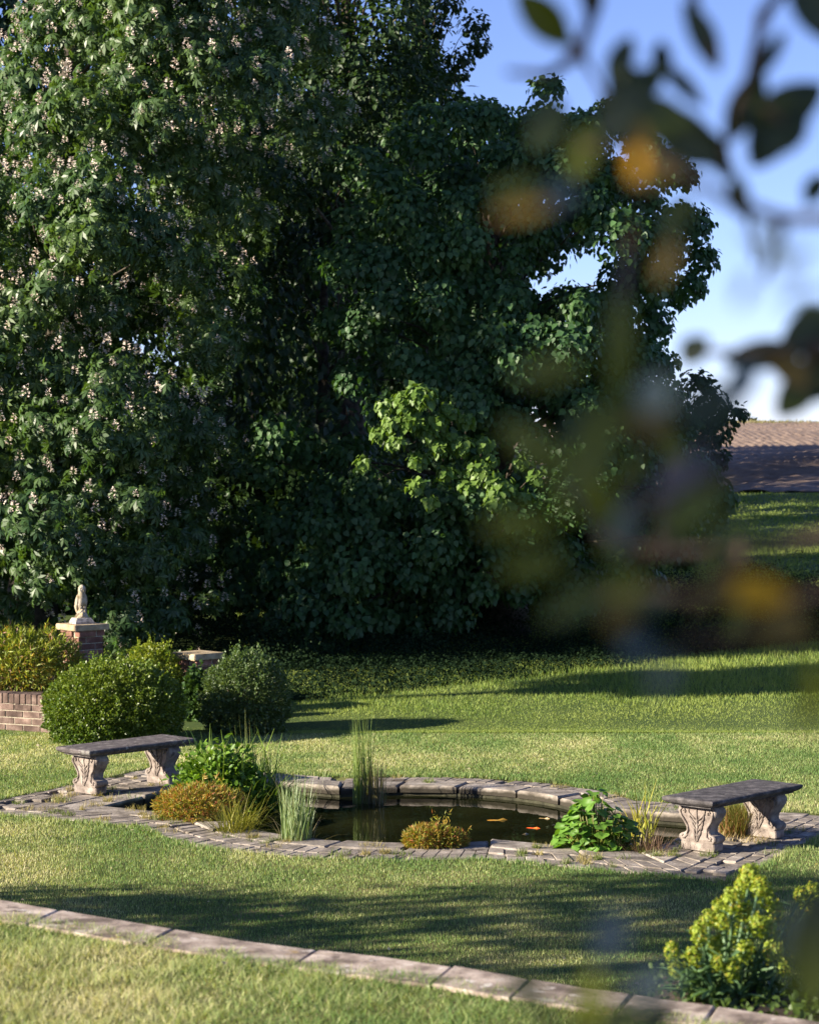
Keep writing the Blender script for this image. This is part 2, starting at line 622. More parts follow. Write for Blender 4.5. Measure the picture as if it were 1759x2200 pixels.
def arcs(o0):
    """the four kinds of run of the outline at offset o0: (list of (a,p) functions)"""
    rc, rwid, rl = RC + o0, RW + o0, RL + o0
    th = math.asin(min(.999, rwid / rc))
    cusp = rc * math.cos(th)
    return rc, rwid, rl, th, cusp


def run_point(run, t, o):
    rc, rwid, rl, th, cusp = arcs(o)
    if run == 'top': ang = (math.pi - th) + t * (2 * th - math.pi); return rc * math.cos(ang), rc * math.sin(ang)
    if run == 'bot': ang = -(math.pi - th) + t * (math.pi - 2 * th); return rc * math.cos(ang), rc * math.sin(ang)
    if run == 'rt': return cusp + t * (rl - cusp), rwid
    if run == 'rb': return cusp + t * (rl - cusp), -rwid
    if run == 'lt': return -rl + t * (rl - cusp), rwid
    if run == 'lb': return -rl + t * (rl - cusp), -rwid
    if run == 're': return rl, -rwid + t * 2 * rwid
    if run == 'le': return -rl, -rwid + t * 2 * rwid


RUN_LEN = {'top': 2.83, 'bot': 2.83, 'rt': 1.28, 'rb': 1.28, 'lt': 1.28, 'lb': 1.28, 're': 1.9, 'le': 1.9}
outline = []
for run, rev in (('lb', 0), ('bot', 0), ('rb', 0), ('re', 0), ('rt', 1), ('top', 1), ('lt', 1), ('le', 1)):
    ks = [i / 24 for i in range(24)] if run in ('top', 'bot') else [i / 4 for i in range(4)]
    for t in ks:
        outline.append(run_point(run, 1 - t if rev else t, 0))
n = len(outline)
V, Fc = [], []
for a, p in outline:
    q = W2(a * 1.006, p * 1.01) - Vector((PC.x, PC.y, 0))
    V += [(q.x, q.y, -.065), (q.x, q.y, -.17)]
    q2 = W2(a * .985, p * .97) - Vector((PC.x, PC.y, 0))
    V += [(q2.x, q2.y, -.171), (q2.x, q2.y, -1.0)]
for i in range(n):
    j = (i + 1) % n
    for k in range(3):
        Fc.append((i * 4 + k, j * 4 + k, j * 4 + k + 1, i * 4 + k + 1))
Fc.append(tuple(i * 4 + 3 for i in range(n)))
link('basin', py_mesh('basin', V, Fc), M_BASIN, pond)
wv = [W2(a * 1.004, p * 1.006, WATER_Z) for a, p in outline]
tag(link('pond_water', py_mesh('pond_water', wv, [tuple(range(n))]), M_WATER), kind='structure')

COPW, BRW = .31, .225
for run, L in RUN_LEN.items():
    k = max(2, round(L / .58))
    cuts = [0] + [(i + random.uniform(-.12, .12)) / k for i in range(1, k)] + [1]
    for i in range(k):
        t0, t1 = cuts[i] + .004, cuts[i + 1] - .004
        m = 5 if run in ('top', 'bot') else 1
        inn = [run_point(run, t0 + (t1 - t0) * j / m, random.uniform(-.012, .006)) for j in range(m + 1)]
        out = [run_point(run, t0 + (t1 - t0) * j / m, COPW) for j in range(m + 1)]
        poly = [W2(*q) for q in inn] + [W2(*q) for q in reversed(out)]
        slab('coping_stone', poly, -.066, random.uniform(-.004, .012), M_COPING, pond, POFF, .014, .015)
nb = 0
for run, L in RUN_LEN.items():
    L2 = L * (1.25 if run in ('top', 'bot') else 1.3 if run in ('re', 'le') else 1.0)
    k = round(L2 / .112)
    for i in range(k):
        if random.random() < .04: continue
        t0, t1 = (i + .03) / k, (i + .97) / k
        o0, o1 = COPW + .008, COPW + BRW + random.uniform(-.012, .004)
        poly = [W2(*run_point(run, t0, o0)), W2(*run_point(run, t1, o0)), W2(*run_point(run, t1, o1)), W2(*run_point(run, t0, o1))]
        slab('paving_brick', poly, -.05, random.uniform(-.005, .004), M_PAVER, pond, POFF, .006, .02)
for run in ('bot', 'lb', 'rb'):                              # a second row along the front
    k = round(RUN_LEN[run] * (1.45 if run == 'bot' else 1.0) / .125)
    for i in range(k):
        if random.random() < .07: continue
        t0, t1 = (i + .03) / k, (i + .97) / k
        o0, o1 = COPW + BRW + .012, COPW + BRW + .225 + random.uniform(-.02, .004)
        poly = [W2(*run_point(run, t0, o0)), W2(*run_point(run, t1, o0)), W2(*run_point(run, t1, o1)), W2(*run_point(run, t0, o1))]
        slab('paving_brick', poly, -.05, random.uniform(-.006, .004), M_PAVER, pond, POFF, .006, .02)
for sgn in (-1, 1):                                          # two more rows under each bench
    for row in range(4):
        a0 = RL + COPW + BRW + .006 + row * .114
        for i in range(14):
            p0 = -1.46 + i * .209 + (.1 if row % 2 else 0)
            if random.random() < .06: continue
            poly = [W2(sgn * (a0 + .004), p0 + .005), W2(sgn * (a0 + .106), p0 + .005), W2(sgn * (a0 + .106), min(1.48, p0 + .2)), W2(sgn * (a0 + .004), min(1.48, p0 + .2))]
            slab('paving_brick', poly, -.05, random.uniform(-.006, .004), M_PAVER, pond, POFF, .006, .02)
# sandy bed under the paving
V = []
for z in (.0,):
    pts = []
    for i in range(120):
        an = i / 120 * 2 * math.pi
        r_ = 0
        for r_ in np.arange(4.2, 1.0, -.02):
            xx, yy = PC.x + r_ * math.cos(an), PC.y + r_ * math.sin(an)
            if in_paving(xx, yy, -.03): break
        pts.append((xx, yy, r_, an))
Vb, Fb = [], []
for xx, yy, r_, an in pts:
    Vb.append((xx - PC.x, yy - PC.y, -.022))
for xx, yy, r_, an in pts:
    for r2 in np.arange(3.4, .5, -.02):
        x2, y2 = PC.x + r2 * math.cos(an), PC.y + r2 * math.sin(an)
        if in_pond(x2, y2, .15): break
    Vb.append((x2 - PC.x, y2 - PC.y, -.022))
for i in range(120):
    j = (i + 1) % 120
    Fb.append((i, j, 120 + j, 120 + i))
link('paving_bed', py_mesh('paving_bed', Vb, Fb), M_COPING, pond)

# ================================================================== TREES
def in_poly(px, py, poly):
    ins = np.zeros(len(px), bool)
    n = len(poly)
    for i in range(n):
        x0, y0 = poly[i]
        x1, y1 = poly[(i + 1) % n]
        c = ((y0 > py) != (y1 > py)) & (px < (x1 - x0) * (py - y0) / (y1 - y0 + 1e-12) + x0)
        ins ^= c
    return ins


def edge_dist(px, py, poly):
    d = np.full(len(px), 1e9)
    n = len(poly)
    for i in range(n):
        a, b_ = np.array(poly[i]), np.array(poly[(i + 1) % n])
        ab = b_ - a
        t = np.clip(((px - a[0]) * ab[0] + (py - a[1]) * ab[1]) / (ab @ ab + 1e-12), 0, 1)
        d = np.minimum(d, np.hypot(px - a[0] - t * ab[0], py - a[1] - t * ab[1]))
    return d


def crown_lobes(poly_px, dref, bulge, emax, spacing, rr, holes=(), backs=.55, skip=.06, fill=.25):
    """Clump centres and radii over the two bulging sides of a crown whose outline is poly_px as seen at depth dref."""
    poly = [(P(x, y, dref).x, P(x, y, dref).z) for x, y in poly_px]
    arr = np.array(poly)
    lo, hi = arr.min(0), arr.max(0)
    cs, rs = [], []
    for side in (-1, 1):
        sp = spacing if side < 0 else spacing * 1.35
        cand = rng.uniform(lo, hi, (9000, 2))
        cand = cand[in_poly(cand[:, 0], cand[:, 1], poly)]
        e = edge_dist(cand[:, 0], cand[:, 1], poly)
        keep = []
        for i in range(len(cand)):
            if e[i] < rr[0] * .55: continue
            if keep:
                k = np.array(keep)
                if (((cand[k] - cand[i]) ** 2).sum(1) < sp * sp).any(): continue
            keep.append(i)
        for i in keep:
            if rng.random() < skip: continue
            x, z = cand[i]
            bad = False
            for hx, hy, hr in holes:
                q = P(hx, hy, dref)
                if math.hypot(x - q.x, z - q.z) < hr: bad = True
            if bad: continue
            q = min(1, e[i] / emax)
            off = bulge * math.sqrt(max(0, 1 - (1 - q) ** 2))
            y = dref + side * off * (1 if side < 0 else backs) + rng.uniform(-.35, .35)
            r_ = min(rng.uniform(*rr), max(.3, e[i] * 1.05))
            cs.append((x, y, z))
            rs.append(r_)
            if rng.random() < fill and q > .3:
                cs.append((x, dref + rng.uniform(-.55, .45) * off, z))
                rs.append(rr[1] * 1.1)
    return np.array(cs), np.array(rs)


def clump_leaves(C, Rr, per, tmpl, size, pal, out_c, squash=.85, droop=.8, inner=.45, minz=.06, up=.55, name='crown', keepf=None):
    per_n = np.maximum(4, (per * (Rr / Rr.mean()) ** 2)).astype(int)
    idx = np.repeat(np.arange(len(C)), per_n)
    n = len(idx)
    out = unit(C - np.array(out_c)[None, :])
    d = unit(rng.normal(size=(n, 3)) + out[idx] * .75)
    rad = Rr[idx] * (inner + (1 - inner) * rng.random(n) ** .6) * rng.uniform(.85, 1.12, n)
    pos = C[idx] + d * rad[:, None] * np.array([1, 1, squash])
    axis = d * .55 + np.array([0, 0, -droop]) + rng.normal(size=(n, 3)) * .38
    nrm = d + np.array([0, 0, up]) + rng.normal(size=(n, 3)) * .4
    lob = rng.random(len(C))[idx]
    t = np.clip(.5 * lob + .5 * rng.random(n), 0, 1)
    cols = lerp(pal[0], pal[1], t)
    yg = rng.random(n) < .05
    cols[yg] = cols[yg] * 1.35
    keep = pos[:, 2] > minz
    if keepf is not None: keep &= keepf(pos)
    pos, axis, nrm, cols = pos[keep], axis[keep], nrm[keep], cols[keep]
    sz = rng.uniform(size[0], size[1], len(pos))
    return scatter(name, tmpl, pos, frames(axis, nrm), sz, cols)


def limbs(base, top, rad, C, n_limbs, name='trunk', thin=.012, limb=.22):
    bag = Bag()
    base, top = Vector(base), Vector(top)
    pts = [base.lerp(top, i / 7) + Vector((random.uniform(-.1, .1), random.uniform(-.1, .1), 0)) * (i > 0) for i in range(8)]
    bag.add(tube(pts, [rad * (1.25 if i == 0 else 1) * (1 - i / 8.5) for i in range(8)], 9))
    pick = rng.permutation(len(C))[:n_limbs]
    for k in pick:
        e = Vector(C[k])
        f = max(.12, min(.92, (e.z - base.z) / (top.z - base.z) * .8))
        s = base.lerp(top, f)
        mid = s.lerp(e, .5) + Vector((random.uniform(-.3, .3), random.uniform(-.3, .3), random.uniform(.1, .6)))
        p = [s, s.lerp(mid, .55) + Vector((0, 0, .1)), mid, mid.lerp(e, .55) + Vector((0, 0, .12)), e]
        r0 = rad * limb * (1 - f * .6)
        bag.add(tube(p, [r0, r0 * .75, r0 * .5, r0 * .3, thin * .6], 5))
    return bag.mesh(name)


def tree(name, label, poly, dref, bulge, emax, spacing, rr, per, tmpl, size, pal, trunk_px, rad, n_limbs=40, mat=None, holes=(), backs=.55, skip=.06, group=None, fill=.25, limb=.22, **kw):
    C, Rr = crown_lobes(poly, dref, bulge, emax, spacing, rr, holes, backs, skip, fill)
    tb = P(trunk_px, 1500, dref + .6)
    tz = float(hill(tb.x, tb.y))
    root = empty(name, (tb.x, tb.y, tz), label=label, cat='tree', group=group)
    cz = C[:, 2].mean()
    oc = (C[:, 0].mean(), dref + .5, cz)
    off = Vector((tb.x, tb.y, tz))
    me = clump_leaves(C, Rr, per, tmpl, size, pal, oc, **kw)
    o = link('crown', me, mat or M_LEAF, root)
    o.location = -off
    top = Vector((C[:, 0].mean() * .6 + tb.x * .4, dref + .4, C[:, 2].max() - .4))
    o = link('trunk', limbs(Vector((tb.x, tb.y, tz - .2)), top, rad, C, n_limbs, limb=limb), M_BARK, root)
    o.location = -off
    return root, C, Rr, off


# horse chestnut on the left, in flower
CH_POLY = [(200, -420), (480, -420), (560, -300), (660, -120), (700, 40), (775, 200), (770, 330), (705, 420), (610, 480), (555, 600), (550, 760), (570, 900), (545, 1000), (535, 1150), (505, 1300), (480, 1395), (300, 1425), (-60, 1425), (-120, 1200), (-150, 900), (-130, 620), (-70, 420), (0, 300), (50, 150), (80, 20), (130, -180)]
ch, CC, CR, CO = tree('chestnut_tree', 'huge chestnut tree in pale flower, its skirts hanging down behind the owl pillar',
                      CH_POLY, 33.2, 3.6, 2.6, .52, (.38, .66), 165, PALM, (.085, .15), ((.030, .074, .026), (.095, .155, .038)), 60, .36, 40, M_CHEST, backs=.8, skip=.07, limb=.10, fill=.5, droop=.75, up=.5)
# blossom candles
cnd_v, cnd_f, cnd_c = [], [], []


def candle(seed):
    r_ = np.random.default_rng(seed)
    n = 34
    h = r_.random(n)
    an = r_.random(n) * 6.283
    rad = (1 - h) * .30 + .05
    pos = np.stack((rad * np.cos(an), rad * np.sin(an), h), 1)
    ax = np.stack((np.cos(an), np.sin(an), r_.uniform(-.2, .6, n)), 1)
    nr = r_.normal(size=(n, 3)) + np.array([0, 0, .6])
    t = r_.random(n)
    col = lerp((.84, .78, .66), (.76, .58, .50), t)
    return pos, frames(ax, nr), np.full(n, .26) * r_.uniform(.7, 1.2, n), col


variants = []
for s in range(4):
    p_, f_, z_, c_ = candle(s)
    me = scatter('blossom', KITE, p_, f_, z_, c_)
    me.materials.append(M_BLOSSOM)
    variants.append(me)
front = np.where(CC[:, 1] < 34.2)[0]
cand = []
for _ in range(7000):
    i = front[rng.integers(len(front))]
    d = rng.normal(size=3) + np.array([-.1, -.5, .7])
    d /= np.linalg.norm(d)
    p = CC[i] + d * CR[i] * np.array([1.02, 1.02, .9])
    # keep only those that stick out of the neighbouring clumps
    dd = np.linalg.norm((CC - p) / np.array([1, 1, .85]), axis=1) / CR
    if (dd < .93).any(): continue
    wgt = np.clip(p[2] / 6.0, .30, .8)
    if rng.random() > wgt: continue
    if cand and (((np.array(cand) - p) ** 2).sum(1) < .24 ** 2).any(): continue
    cand.append(p)
cand = np.array(cand)
vis = (np.abs(cand[:, 0]) / cand[:, 1] < .178) & (cand[:, 2] < EYE + .2 * cand[:, 1])
cand = np.concatenate((cand[vis], cand[~vis]))
nvis = int(vis.sum())
for p in cand[:300]:
    o = link('blossom', variants[rng.integers(4)], None, ch)
    s = rng.uniform(.10, .17)
    o.location = Vector(p) - CO
    o.scale = (s * .8, s * .8, s)
    o.rotation_euler = (rng.uniform(-.25, .25), rng.uniform(-.25, .25), rng.uniform(0, 6))
rest = cand[300:1100]
if len(rest):
    P_, F_, Z_, C_ = [], [], [], []
    for p in rest:
        a_, b_, c_, d_ = candle(int(rng.integers(4)))
        s = rng.uniform(.10, .16)
        P_.append(a_ * np.array([.8, .8, 1]) * s + p); F_.append(b_); Z_.append(c_ * s); C_.append(d_)
    o = link('blossoms', scatter('blossoms', KITE, np.concatenate(P_), np.concatenate(F_), np.concatenate(Z_), np.concatenate(C_)), M_BLOSSOM, ch)
    o.location = -CO
    tag(o, kind='stuff')

# lime tree in the middle
LI_POLY = [(880, 250), (1000, 190), (1130, 180), (1230, 215), (1330, 250), (1440, 340), (1500, 440), (1512, 560), (1480, 660), (1425, 720), (1425, 800), (1485, 900), (1520, 1020), (1565, 1110), (1548, 1210), (1400, 1265),
           (1230, 1295), (1180, 1305), (1080, 1290), (960, 1350), (900, 1425), (760, 1430), (620, 1425), (570, 1370), (490, 1260), (478, 1195), (560, 1130), (530, 950), (560, 885), (640, 880), (720, 950), (790, 900), (720, 790),
           (680, 720), (700, 640), (668, 600), (740, 440), (715, 330), (800, 320)]
li, LC, LR, LO = tree('lime_tree', 'broad mid-green lime tree with drooping leafy branches, right of the flowering chestnut',
                      LI_POLY, 34.0, 2.6, 1.9, .43, (.28, .50), 400, HEART, (.065, .108), ((.028, .078, .026), (.068, .140, .042)), 1080, .36, 90, M_LEAF,
                      holes=((1205, 565, .36), (1262, 618, .34), (1170, 610, .25), (640, 1030, .35)), backs=.7, skip=.12, droop=.95, up=.35, inner=.35, limb=.13, fill=.4)
# the bough that reaches out of the shade into the sun
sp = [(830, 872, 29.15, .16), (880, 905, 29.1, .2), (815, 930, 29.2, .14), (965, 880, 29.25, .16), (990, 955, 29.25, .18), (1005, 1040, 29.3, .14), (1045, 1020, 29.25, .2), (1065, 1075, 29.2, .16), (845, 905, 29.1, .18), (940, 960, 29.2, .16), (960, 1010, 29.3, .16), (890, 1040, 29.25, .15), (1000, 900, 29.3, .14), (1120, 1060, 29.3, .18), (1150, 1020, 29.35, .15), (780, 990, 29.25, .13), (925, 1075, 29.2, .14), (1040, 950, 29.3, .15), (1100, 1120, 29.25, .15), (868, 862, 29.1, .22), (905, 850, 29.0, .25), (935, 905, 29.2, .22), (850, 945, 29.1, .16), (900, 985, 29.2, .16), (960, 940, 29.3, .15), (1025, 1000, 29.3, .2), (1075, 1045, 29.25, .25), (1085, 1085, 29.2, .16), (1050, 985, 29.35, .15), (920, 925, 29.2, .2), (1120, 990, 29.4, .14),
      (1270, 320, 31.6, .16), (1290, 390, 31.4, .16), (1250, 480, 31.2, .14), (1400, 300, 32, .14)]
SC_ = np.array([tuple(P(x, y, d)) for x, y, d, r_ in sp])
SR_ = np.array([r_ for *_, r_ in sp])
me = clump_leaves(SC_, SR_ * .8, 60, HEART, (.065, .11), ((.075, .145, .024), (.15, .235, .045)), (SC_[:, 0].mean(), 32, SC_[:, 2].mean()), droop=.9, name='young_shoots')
for c in SC_:
    bag = Bag()
    e = Vector(c)
    s = Vector((e.x * .8 + .2, 31.6, e.z - .25))
    bag.add(tube([s, s.lerp(e, .5) + Vector((0, 0, .02)), e], [.014, .009, .004], 5))
    o = link('bough', bag.mesh('bough'), M_BARK, li); o.location = -LO
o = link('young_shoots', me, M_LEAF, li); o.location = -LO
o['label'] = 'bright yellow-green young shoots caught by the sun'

# woodland behind
tree('beech_tree', 'tall fine-leaved beech tree behind, between the chestnut and the open sky', [(520, -260), (900, -260), (930, 40), (960, 200), (960, 400), (800, 440), (640, 460), (560, 420), (520, 300)],
     41.0, 2.4, 2.0, .62, (.5, .85), 300, OVAL, (.09, .15), ((.022, .050, .016), (.042, .078, .022)), 760, .3, 40, M_LEAF, skip=.04, backs=.5, up=1.0, droop=.4)
tree('oak_tree', 'tall open-crowned oak with sky showing through its leaves, rising highest behind the lime', [(800, -260), (1040, -260), (1030, 20), (1045, 45), (1090, 55), (1085, 80), (1040, 75), (1040, 110), (1055, 130), (1020, 150), (990, 150), (1000, 200), (980, 330), (860, 320), (840, 180)],
     43.0, 1.2, 1.6, .42, (.26, .44), 150, OVAL, (.08, .13), ((.018, .042, .012), (.035, .065, .018)), 900, .2, 60, M_LEAF, skip=.08, backs=.9, fill=0, limb=.2, up=.6, droop=.4, holes=((845, 20, .25), (960, 60, .2), (1000, 30, .2)))
tree('dark_tree', 'dark tree filling the top corner behind the sunlit side of the chestnut', [(-400, -300), (160, -300), (130, 100), (120, 460), (60, 800), (-400, 900)],
     41.0, 2.0, 2.0, .8, (.6, .95), 240, OVAL, (.12, .2), ((.018, .042, .012), (.03, .06, .018)), -60, .3, 25, M_LEAF, backs=.5)
tree('hedgerow_tree', 'low spreading tree at the field edge, beyond the lime tree', [(1330, 800), (1400, 770), (1470, 780), (1540, 820), (1575, 870), (1590, 930), (1560, 960), (1540, 1010), (1560, 1090), (1300, 1120), (1250, 950)],
     47.0, 1.4, 1.5, .5, (.32, .5), 130, OVAL, (.11, .18), ((.018, .045, .014), (.035, .075, .02)), 1450, .16, 40, M_LEAF, skip=.08, backs=.8)


def blob_tree(name, label, c, rad, n_lobes, per, size, pal, group=None, tmpl=KITE):
    gz = float(hill(c[0], c[1]))
    d = unit(rng.normal(size=(n_lobes, 3)))
    C = np.array(c)[None, :] + d * np.array(rad)[None, :] * rng.uniform(.55, .9, (n_lobes, 1))
    C[:, 2] = np.maximum(C[:, 2], gz + .5)
    Rr = rng.uniform(.6, 1.1, n_lobes) * min(rad) / 2.5
    root = empty(name, (c[0], c[1], gz), label=label, cat='tree', group=group)
    o = link('crown', clump_leaves(C, Rr, per, tmpl, size, pal, c, minz=gz + .1), M_LEAF, root)
    o.location = (-c[0], -c[1], -gz)
    o = link('trunk', limbs((c[0], c[1], gz - .2), (c[0], c[1], c[2] + rad[2] * .6), .22, C, 22), M_BARK, root)
    o.location = (-c[0], -c[1], -gz)
    return root


DK = ((.018, .042, .012), (.035, .07, .018))
for i, (x, y, zc, rx, rz_) in enumerate(((-3.5, 52, 6.5, 4.0, 6), (-1.5, 63, 7, 4.0, 6.5), (-1.5, 78, 8, 4.2, 6.5), (0.5, 93, 8.5, 4.0, 6.5), (1.5, 109, 9, 4.4, 6.5), (-6, 42, 6.5, 3.6, 6), (-1.6, 43.5, 4.5, 2.4, 4.6), (-13, 38.5, 6.5, 3.6, 6), (-13.5, 46, 6.5, 3.6, 6))):  # last two entries: unseen trees added far left to shade the wood
    blob_tree('woodland_tree', 'dark woodland tree in the belt hidden behind the chestnut and the lime, the leftmost added for shade', (x, y, zc), (rx, 8.5 if y > 60 else 5.5 if y > 45 else 3.0, rz_), 110, 150 if y > 60 else 110, (.35, .6) if y > 60 else (.16, .26), DK, 'woodland belt behind the trees')
# unseen trees at left shading trunks and lawn, some added only for that
blob_tree('unseen_shade_tree', 'leafy tree just left of the picture that shades the lower chestnut', (-12.8, 30.2, 3.6), (2.2, 3.4, 4.3), 110, 80, (.22, .36), DK, 'shade trees left of the picture')
blob_tree('unseen_shade_tree', 'unseen high-crowned leafy tree added left of the picture that shades the meadow edge', (-9.6, 24.6, 5.6), (1.5, 1.1, 1.0), 60, 80, (.16, .28), DK, 'shade trees left of the picture')  # added crown, raised to shade the meadow yet leave the pillars sunlit
blob_tree('unseen_shade_tree', 'leafy tree left of the picture that shades the lawn below the terrace', (-10.2, 9.75, 3.7), (2.2, 2.95, 3.7), 150, 90, (.16, .28), DK, 'shade trees left of the picture')
blob_tree('unseen_shade_tree', 'unseen leafy tree added behind the camera side of the terrace that shades the near branches', (-4.6, -.6, 4.6), (1.5, 1.6, 1.5), 40, 80, (.12, .2), DK, 'shade trees left of the picture')  # added out of view to keep the sun off the near leaves
blob_tree('unseen_shade_tree', 'unseen low bush added left of the picture that shades the near lawn', (-9.0, 12.4, 1.7), (1.5, 1.7, 1.5), 60, 90, (.12, .2), DK, 'shade trees left of the picture')  # added bush, carries the lawn shadow on to the left edge
# tiny trees on the skyline
for x, y, s in ((1590, 912, 2.4), (1646, 918, 1.1)):
    q = P(x, y, 240)
    blob_tree('skyline_tree', 'small hazy tree on the brow of the ploughed field' if s > 2 else 'tiny bush on the brow of the ploughed field', (q.x, q.y, q.z - .5), (s * .9, s * .8, s * .7), 14, 40, (.5, .8), ((.05, .07, .05), (.07, .09, .06)))

# nettles and undergrowth beneath the lime
n = 80000
px_ = rng.uniform(-3.6, 7.2, n)
py_ = 27.5 + .86 * np.clip(px_ + 1.23, -.2, 9) + .5 * (vnoise(px_, px_ * 0, .8, 3) - .5) + rng.random(n) ** 1.3 * 8
ry_ = py_ - (27.5 + .86 * np.clip(px_ + 1.23, -.2, 9))
hh = (.25 + .75 * vnoise(px_, py_, .9, 4)) * (.10 + .60 * np.clip(ry_ / 4.0, 0, 1))
pz_ = hill(px_, py_) + hh * rng.random(n) ** .6
pos = np.stack((px_, py_, pz_), 1)
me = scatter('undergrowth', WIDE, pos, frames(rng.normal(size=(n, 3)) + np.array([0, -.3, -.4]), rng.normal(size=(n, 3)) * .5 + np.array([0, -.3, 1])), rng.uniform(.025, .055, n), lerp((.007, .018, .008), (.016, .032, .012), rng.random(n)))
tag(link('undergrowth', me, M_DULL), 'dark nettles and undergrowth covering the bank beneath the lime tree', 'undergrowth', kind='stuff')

n = 26000
px_ = rng.uniform(-7, 3.4, n)
py_ = rng.uniform(37.5, 40.5, n) + .35 * np.clip(px_, 0, 9)
pz_ = hill(px_, py_) + (.6 + 2.0 * vnoise(px_, py_, 1.5, 14)) * rng.random(n) ** .7
me = scatter('thicket', WIDE, np.stack((px_, py_, pz_), 1), frames(rng.normal(size=(n, 3)) + np.array([0, -.3, -.4]), rng.normal(size=(n, 3)) * .6 + np.array([0, -.4, .8])), rng.uniform(.12, .22, n), lerp((.014, .034, .011), (.03, .055, .018), rng.random(n)))
tag(link('thicket_undergrowth', me, M_DULL), 'dark thicket closing the view beneath the trees', 'undergrowth', kind='stuff')

# ================================================================== LAWNS
def blades(name, x, y, z, h, wd, col, lean=.55, label=None):
    n = len(x)
    an = rng.random(n) * 6.283
    la = rng.random(n) * 6.283
    ll = rng.random(n) * lean * h
    b = np.stack((x, y, z), 1)
    wv = np.stack((np.cos(an), np.sin(an), np.zeros(n)), 1) * (wd / 2)[:, None]
    tip = b + np.stack((np.cos(la) * ll, np.sin(la) * ll, h), 1)
    V = np.stack((b - wv, b + wv, tip), 1).reshape(-1, 3)
    o = link(name, np_mesh(name, V, np.arange(3 * n), np.full(n, 3), np.repeat(col, 3, axis=0)), M_GRASS)
    return tag(o, label, 'grass', kind='stuff')


def lawn_cols(x, y, seed, dry=.5):
    n = len(x)
    k = .50 * vnoise(x, y * .6, .9, seed) + .28 * vnoise(x, y * .7, .25, seed + 1) + .22 * vnoise(x, y * .5, 2.6, seed + 2)
    k = np.clip((k - .5) * 1.7 + dry + rng.normal(size=n) * .26, 0, 1)
    c = lerp((.105, .190, .052), (.335, .375, .150), np.clip(k * 1.6, 0, 1))
    t = np.clip((k - .55) * 2.2, 0, 1)[:, None]
    c = c * (1 - t) + np.array([.52, .47, .29]) * t
    return c * rng.uniform(.5, 1.5, (n, 1))


n = 720000
y = np.sqrt(rng.uniform(12.0 ** 2, 25.75 ** 2, n))
x = rng.uniform(-1, 1, n) * (.186 * y + .35)
edge = .10 * (vnoise(x, y, .22, 8) - .45)
keep = ~in_paving(x + edge, y + edge, .02) & (y < 25.35 + .4 * vnoise(x, y * 0, .5, 31) * vnoise(x, y, .12, 32) * 2)
x, y = x[keep], y[keep]
k = len(x)
h = rng.uniform(.012, .032, k) * (1 + 1.0 * (in_paving(x, y, -.12)) * rng.random(k))
wd = rng.uniform(.0035, .007, k) * (y / 16)
blades('lawn_grass', x, y, np.zeros(k) - .004, h, wd, lawn_cols(x, y, 20, .40), label='short mown grass of the sunlit lawn around the pond')
n = 230000
y = np.sqrt(rng.uniform(4.6 ** 2, 9.6 ** 2, n))
x = rng.uniform(-1, 1, n) * (.186 * y + .25)
wy = wall_y(x)
keep = y < wy - .215 + .09 * (vnoise(x, y, .10, 2) - .5) + .05 * (vnoise(x, y, .4, 3) - .5)
x, y = x[keep], y[keep]
k = len(x)
blades('terrace_grass', x, y, np.full(k, TZ - .014), rng.uniform(.012, .036, k) * (.6 + .9 * vnoise(x, y, .16, 61)), rng.uniform(.0025, .005, k), lawn_cols(x, y, 40, .52), 1.8, label='rougher pale grass of the upper lawn in front of the stone coping')
n = 250000
y = 25.1 + 50 * rng.random(n) ** 2.2
x = rng.uniform(-.075, .188, n) * y
k = n
tall = vnoise(x, y, 1.2, 6)
c = lerp((.095, .175, .03), (.30, .35, .085), np.clip(.25 * np.exp(-(y - 25) / 1.2) + .25 + .5 * vnoise(x, y, 1.6, 9) + rng.normal(size=n) * .22, 0, 1))
blades('meadow_grass', x, y, hill(x, y), rng.uniform(.03, .085, k) * (.6 + .8 * tall) * np.clip((y - 24.6) / 4, .3, 1.2), rng.uniform(.006, .012, k) * y / 22, c, .7, label='longer green grass of the meadow beyond the lawn, rising to the ploughed field')

n = 5200
x = rng.uniform(14, 40, n)
y = rng.uniform(176, 183, n)
hh_ = rng.uniform(.1, .35, n) * (.3 + 1.6 * vnoise(x, y, 2.2, 51) ** 2)
blades('verge_grass', x, y, hill(x, y), hh_, rng.uniform(.05, .1, n), lerp((.12, .13, .05), (.34, .29, .14), rng.random(n)), .5, label='ragged straw-coloured verge along the brow of the ploughed field')
n = 420
y = np.sqrt(rng.uniform(5.0 ** 2, 24 ** 2, n))
x = rng.uniform(-1, 1, n) * (.18 * y)
ok = ~in_paving(x, y, -.05) & (np.abs(y - wall_y(x)) > .35) & ((y < wall_y(x)) | (y > 12.5))
x, y = x[ok], y[ok]
n = len(x)
z = np.where(y < wall_y(x), TZ + .028, .022)
me = scatter('fallen_leaves', OVAL, np.stack((x, y, z), 1), frames(rng.normal(size=(n, 3)) * np.array([1, 1, .15]), rng.normal(size=(n, 3)) * .3 + np.array([0, 0, 1])), rng.uniform(.015, .04, n), lerp((.16, .09, .04), (.55, .48, .34), rng.random(n)))
tag(link('fallen_leaves', me, M_LEAF), 'scattered dry fallen leaves lying on the mown lawns', 'leaves', kind='stuff')

# ================================================================== BRICKWORK
def brick_mesh(L, D, Hh, name='brick'):
    bm = bmesh.new()
    bmesh.ops.create_cube(bm, size=1)
    bmesh.ops.scale(bm, vec=(L, D, Hh), verts=bm.verts)
    bmesh.ops.bevel(bm, geom=list(bm.edges), offset=.004, segments=1, affect='EDGES')
    return bm_mesh(name, bm)


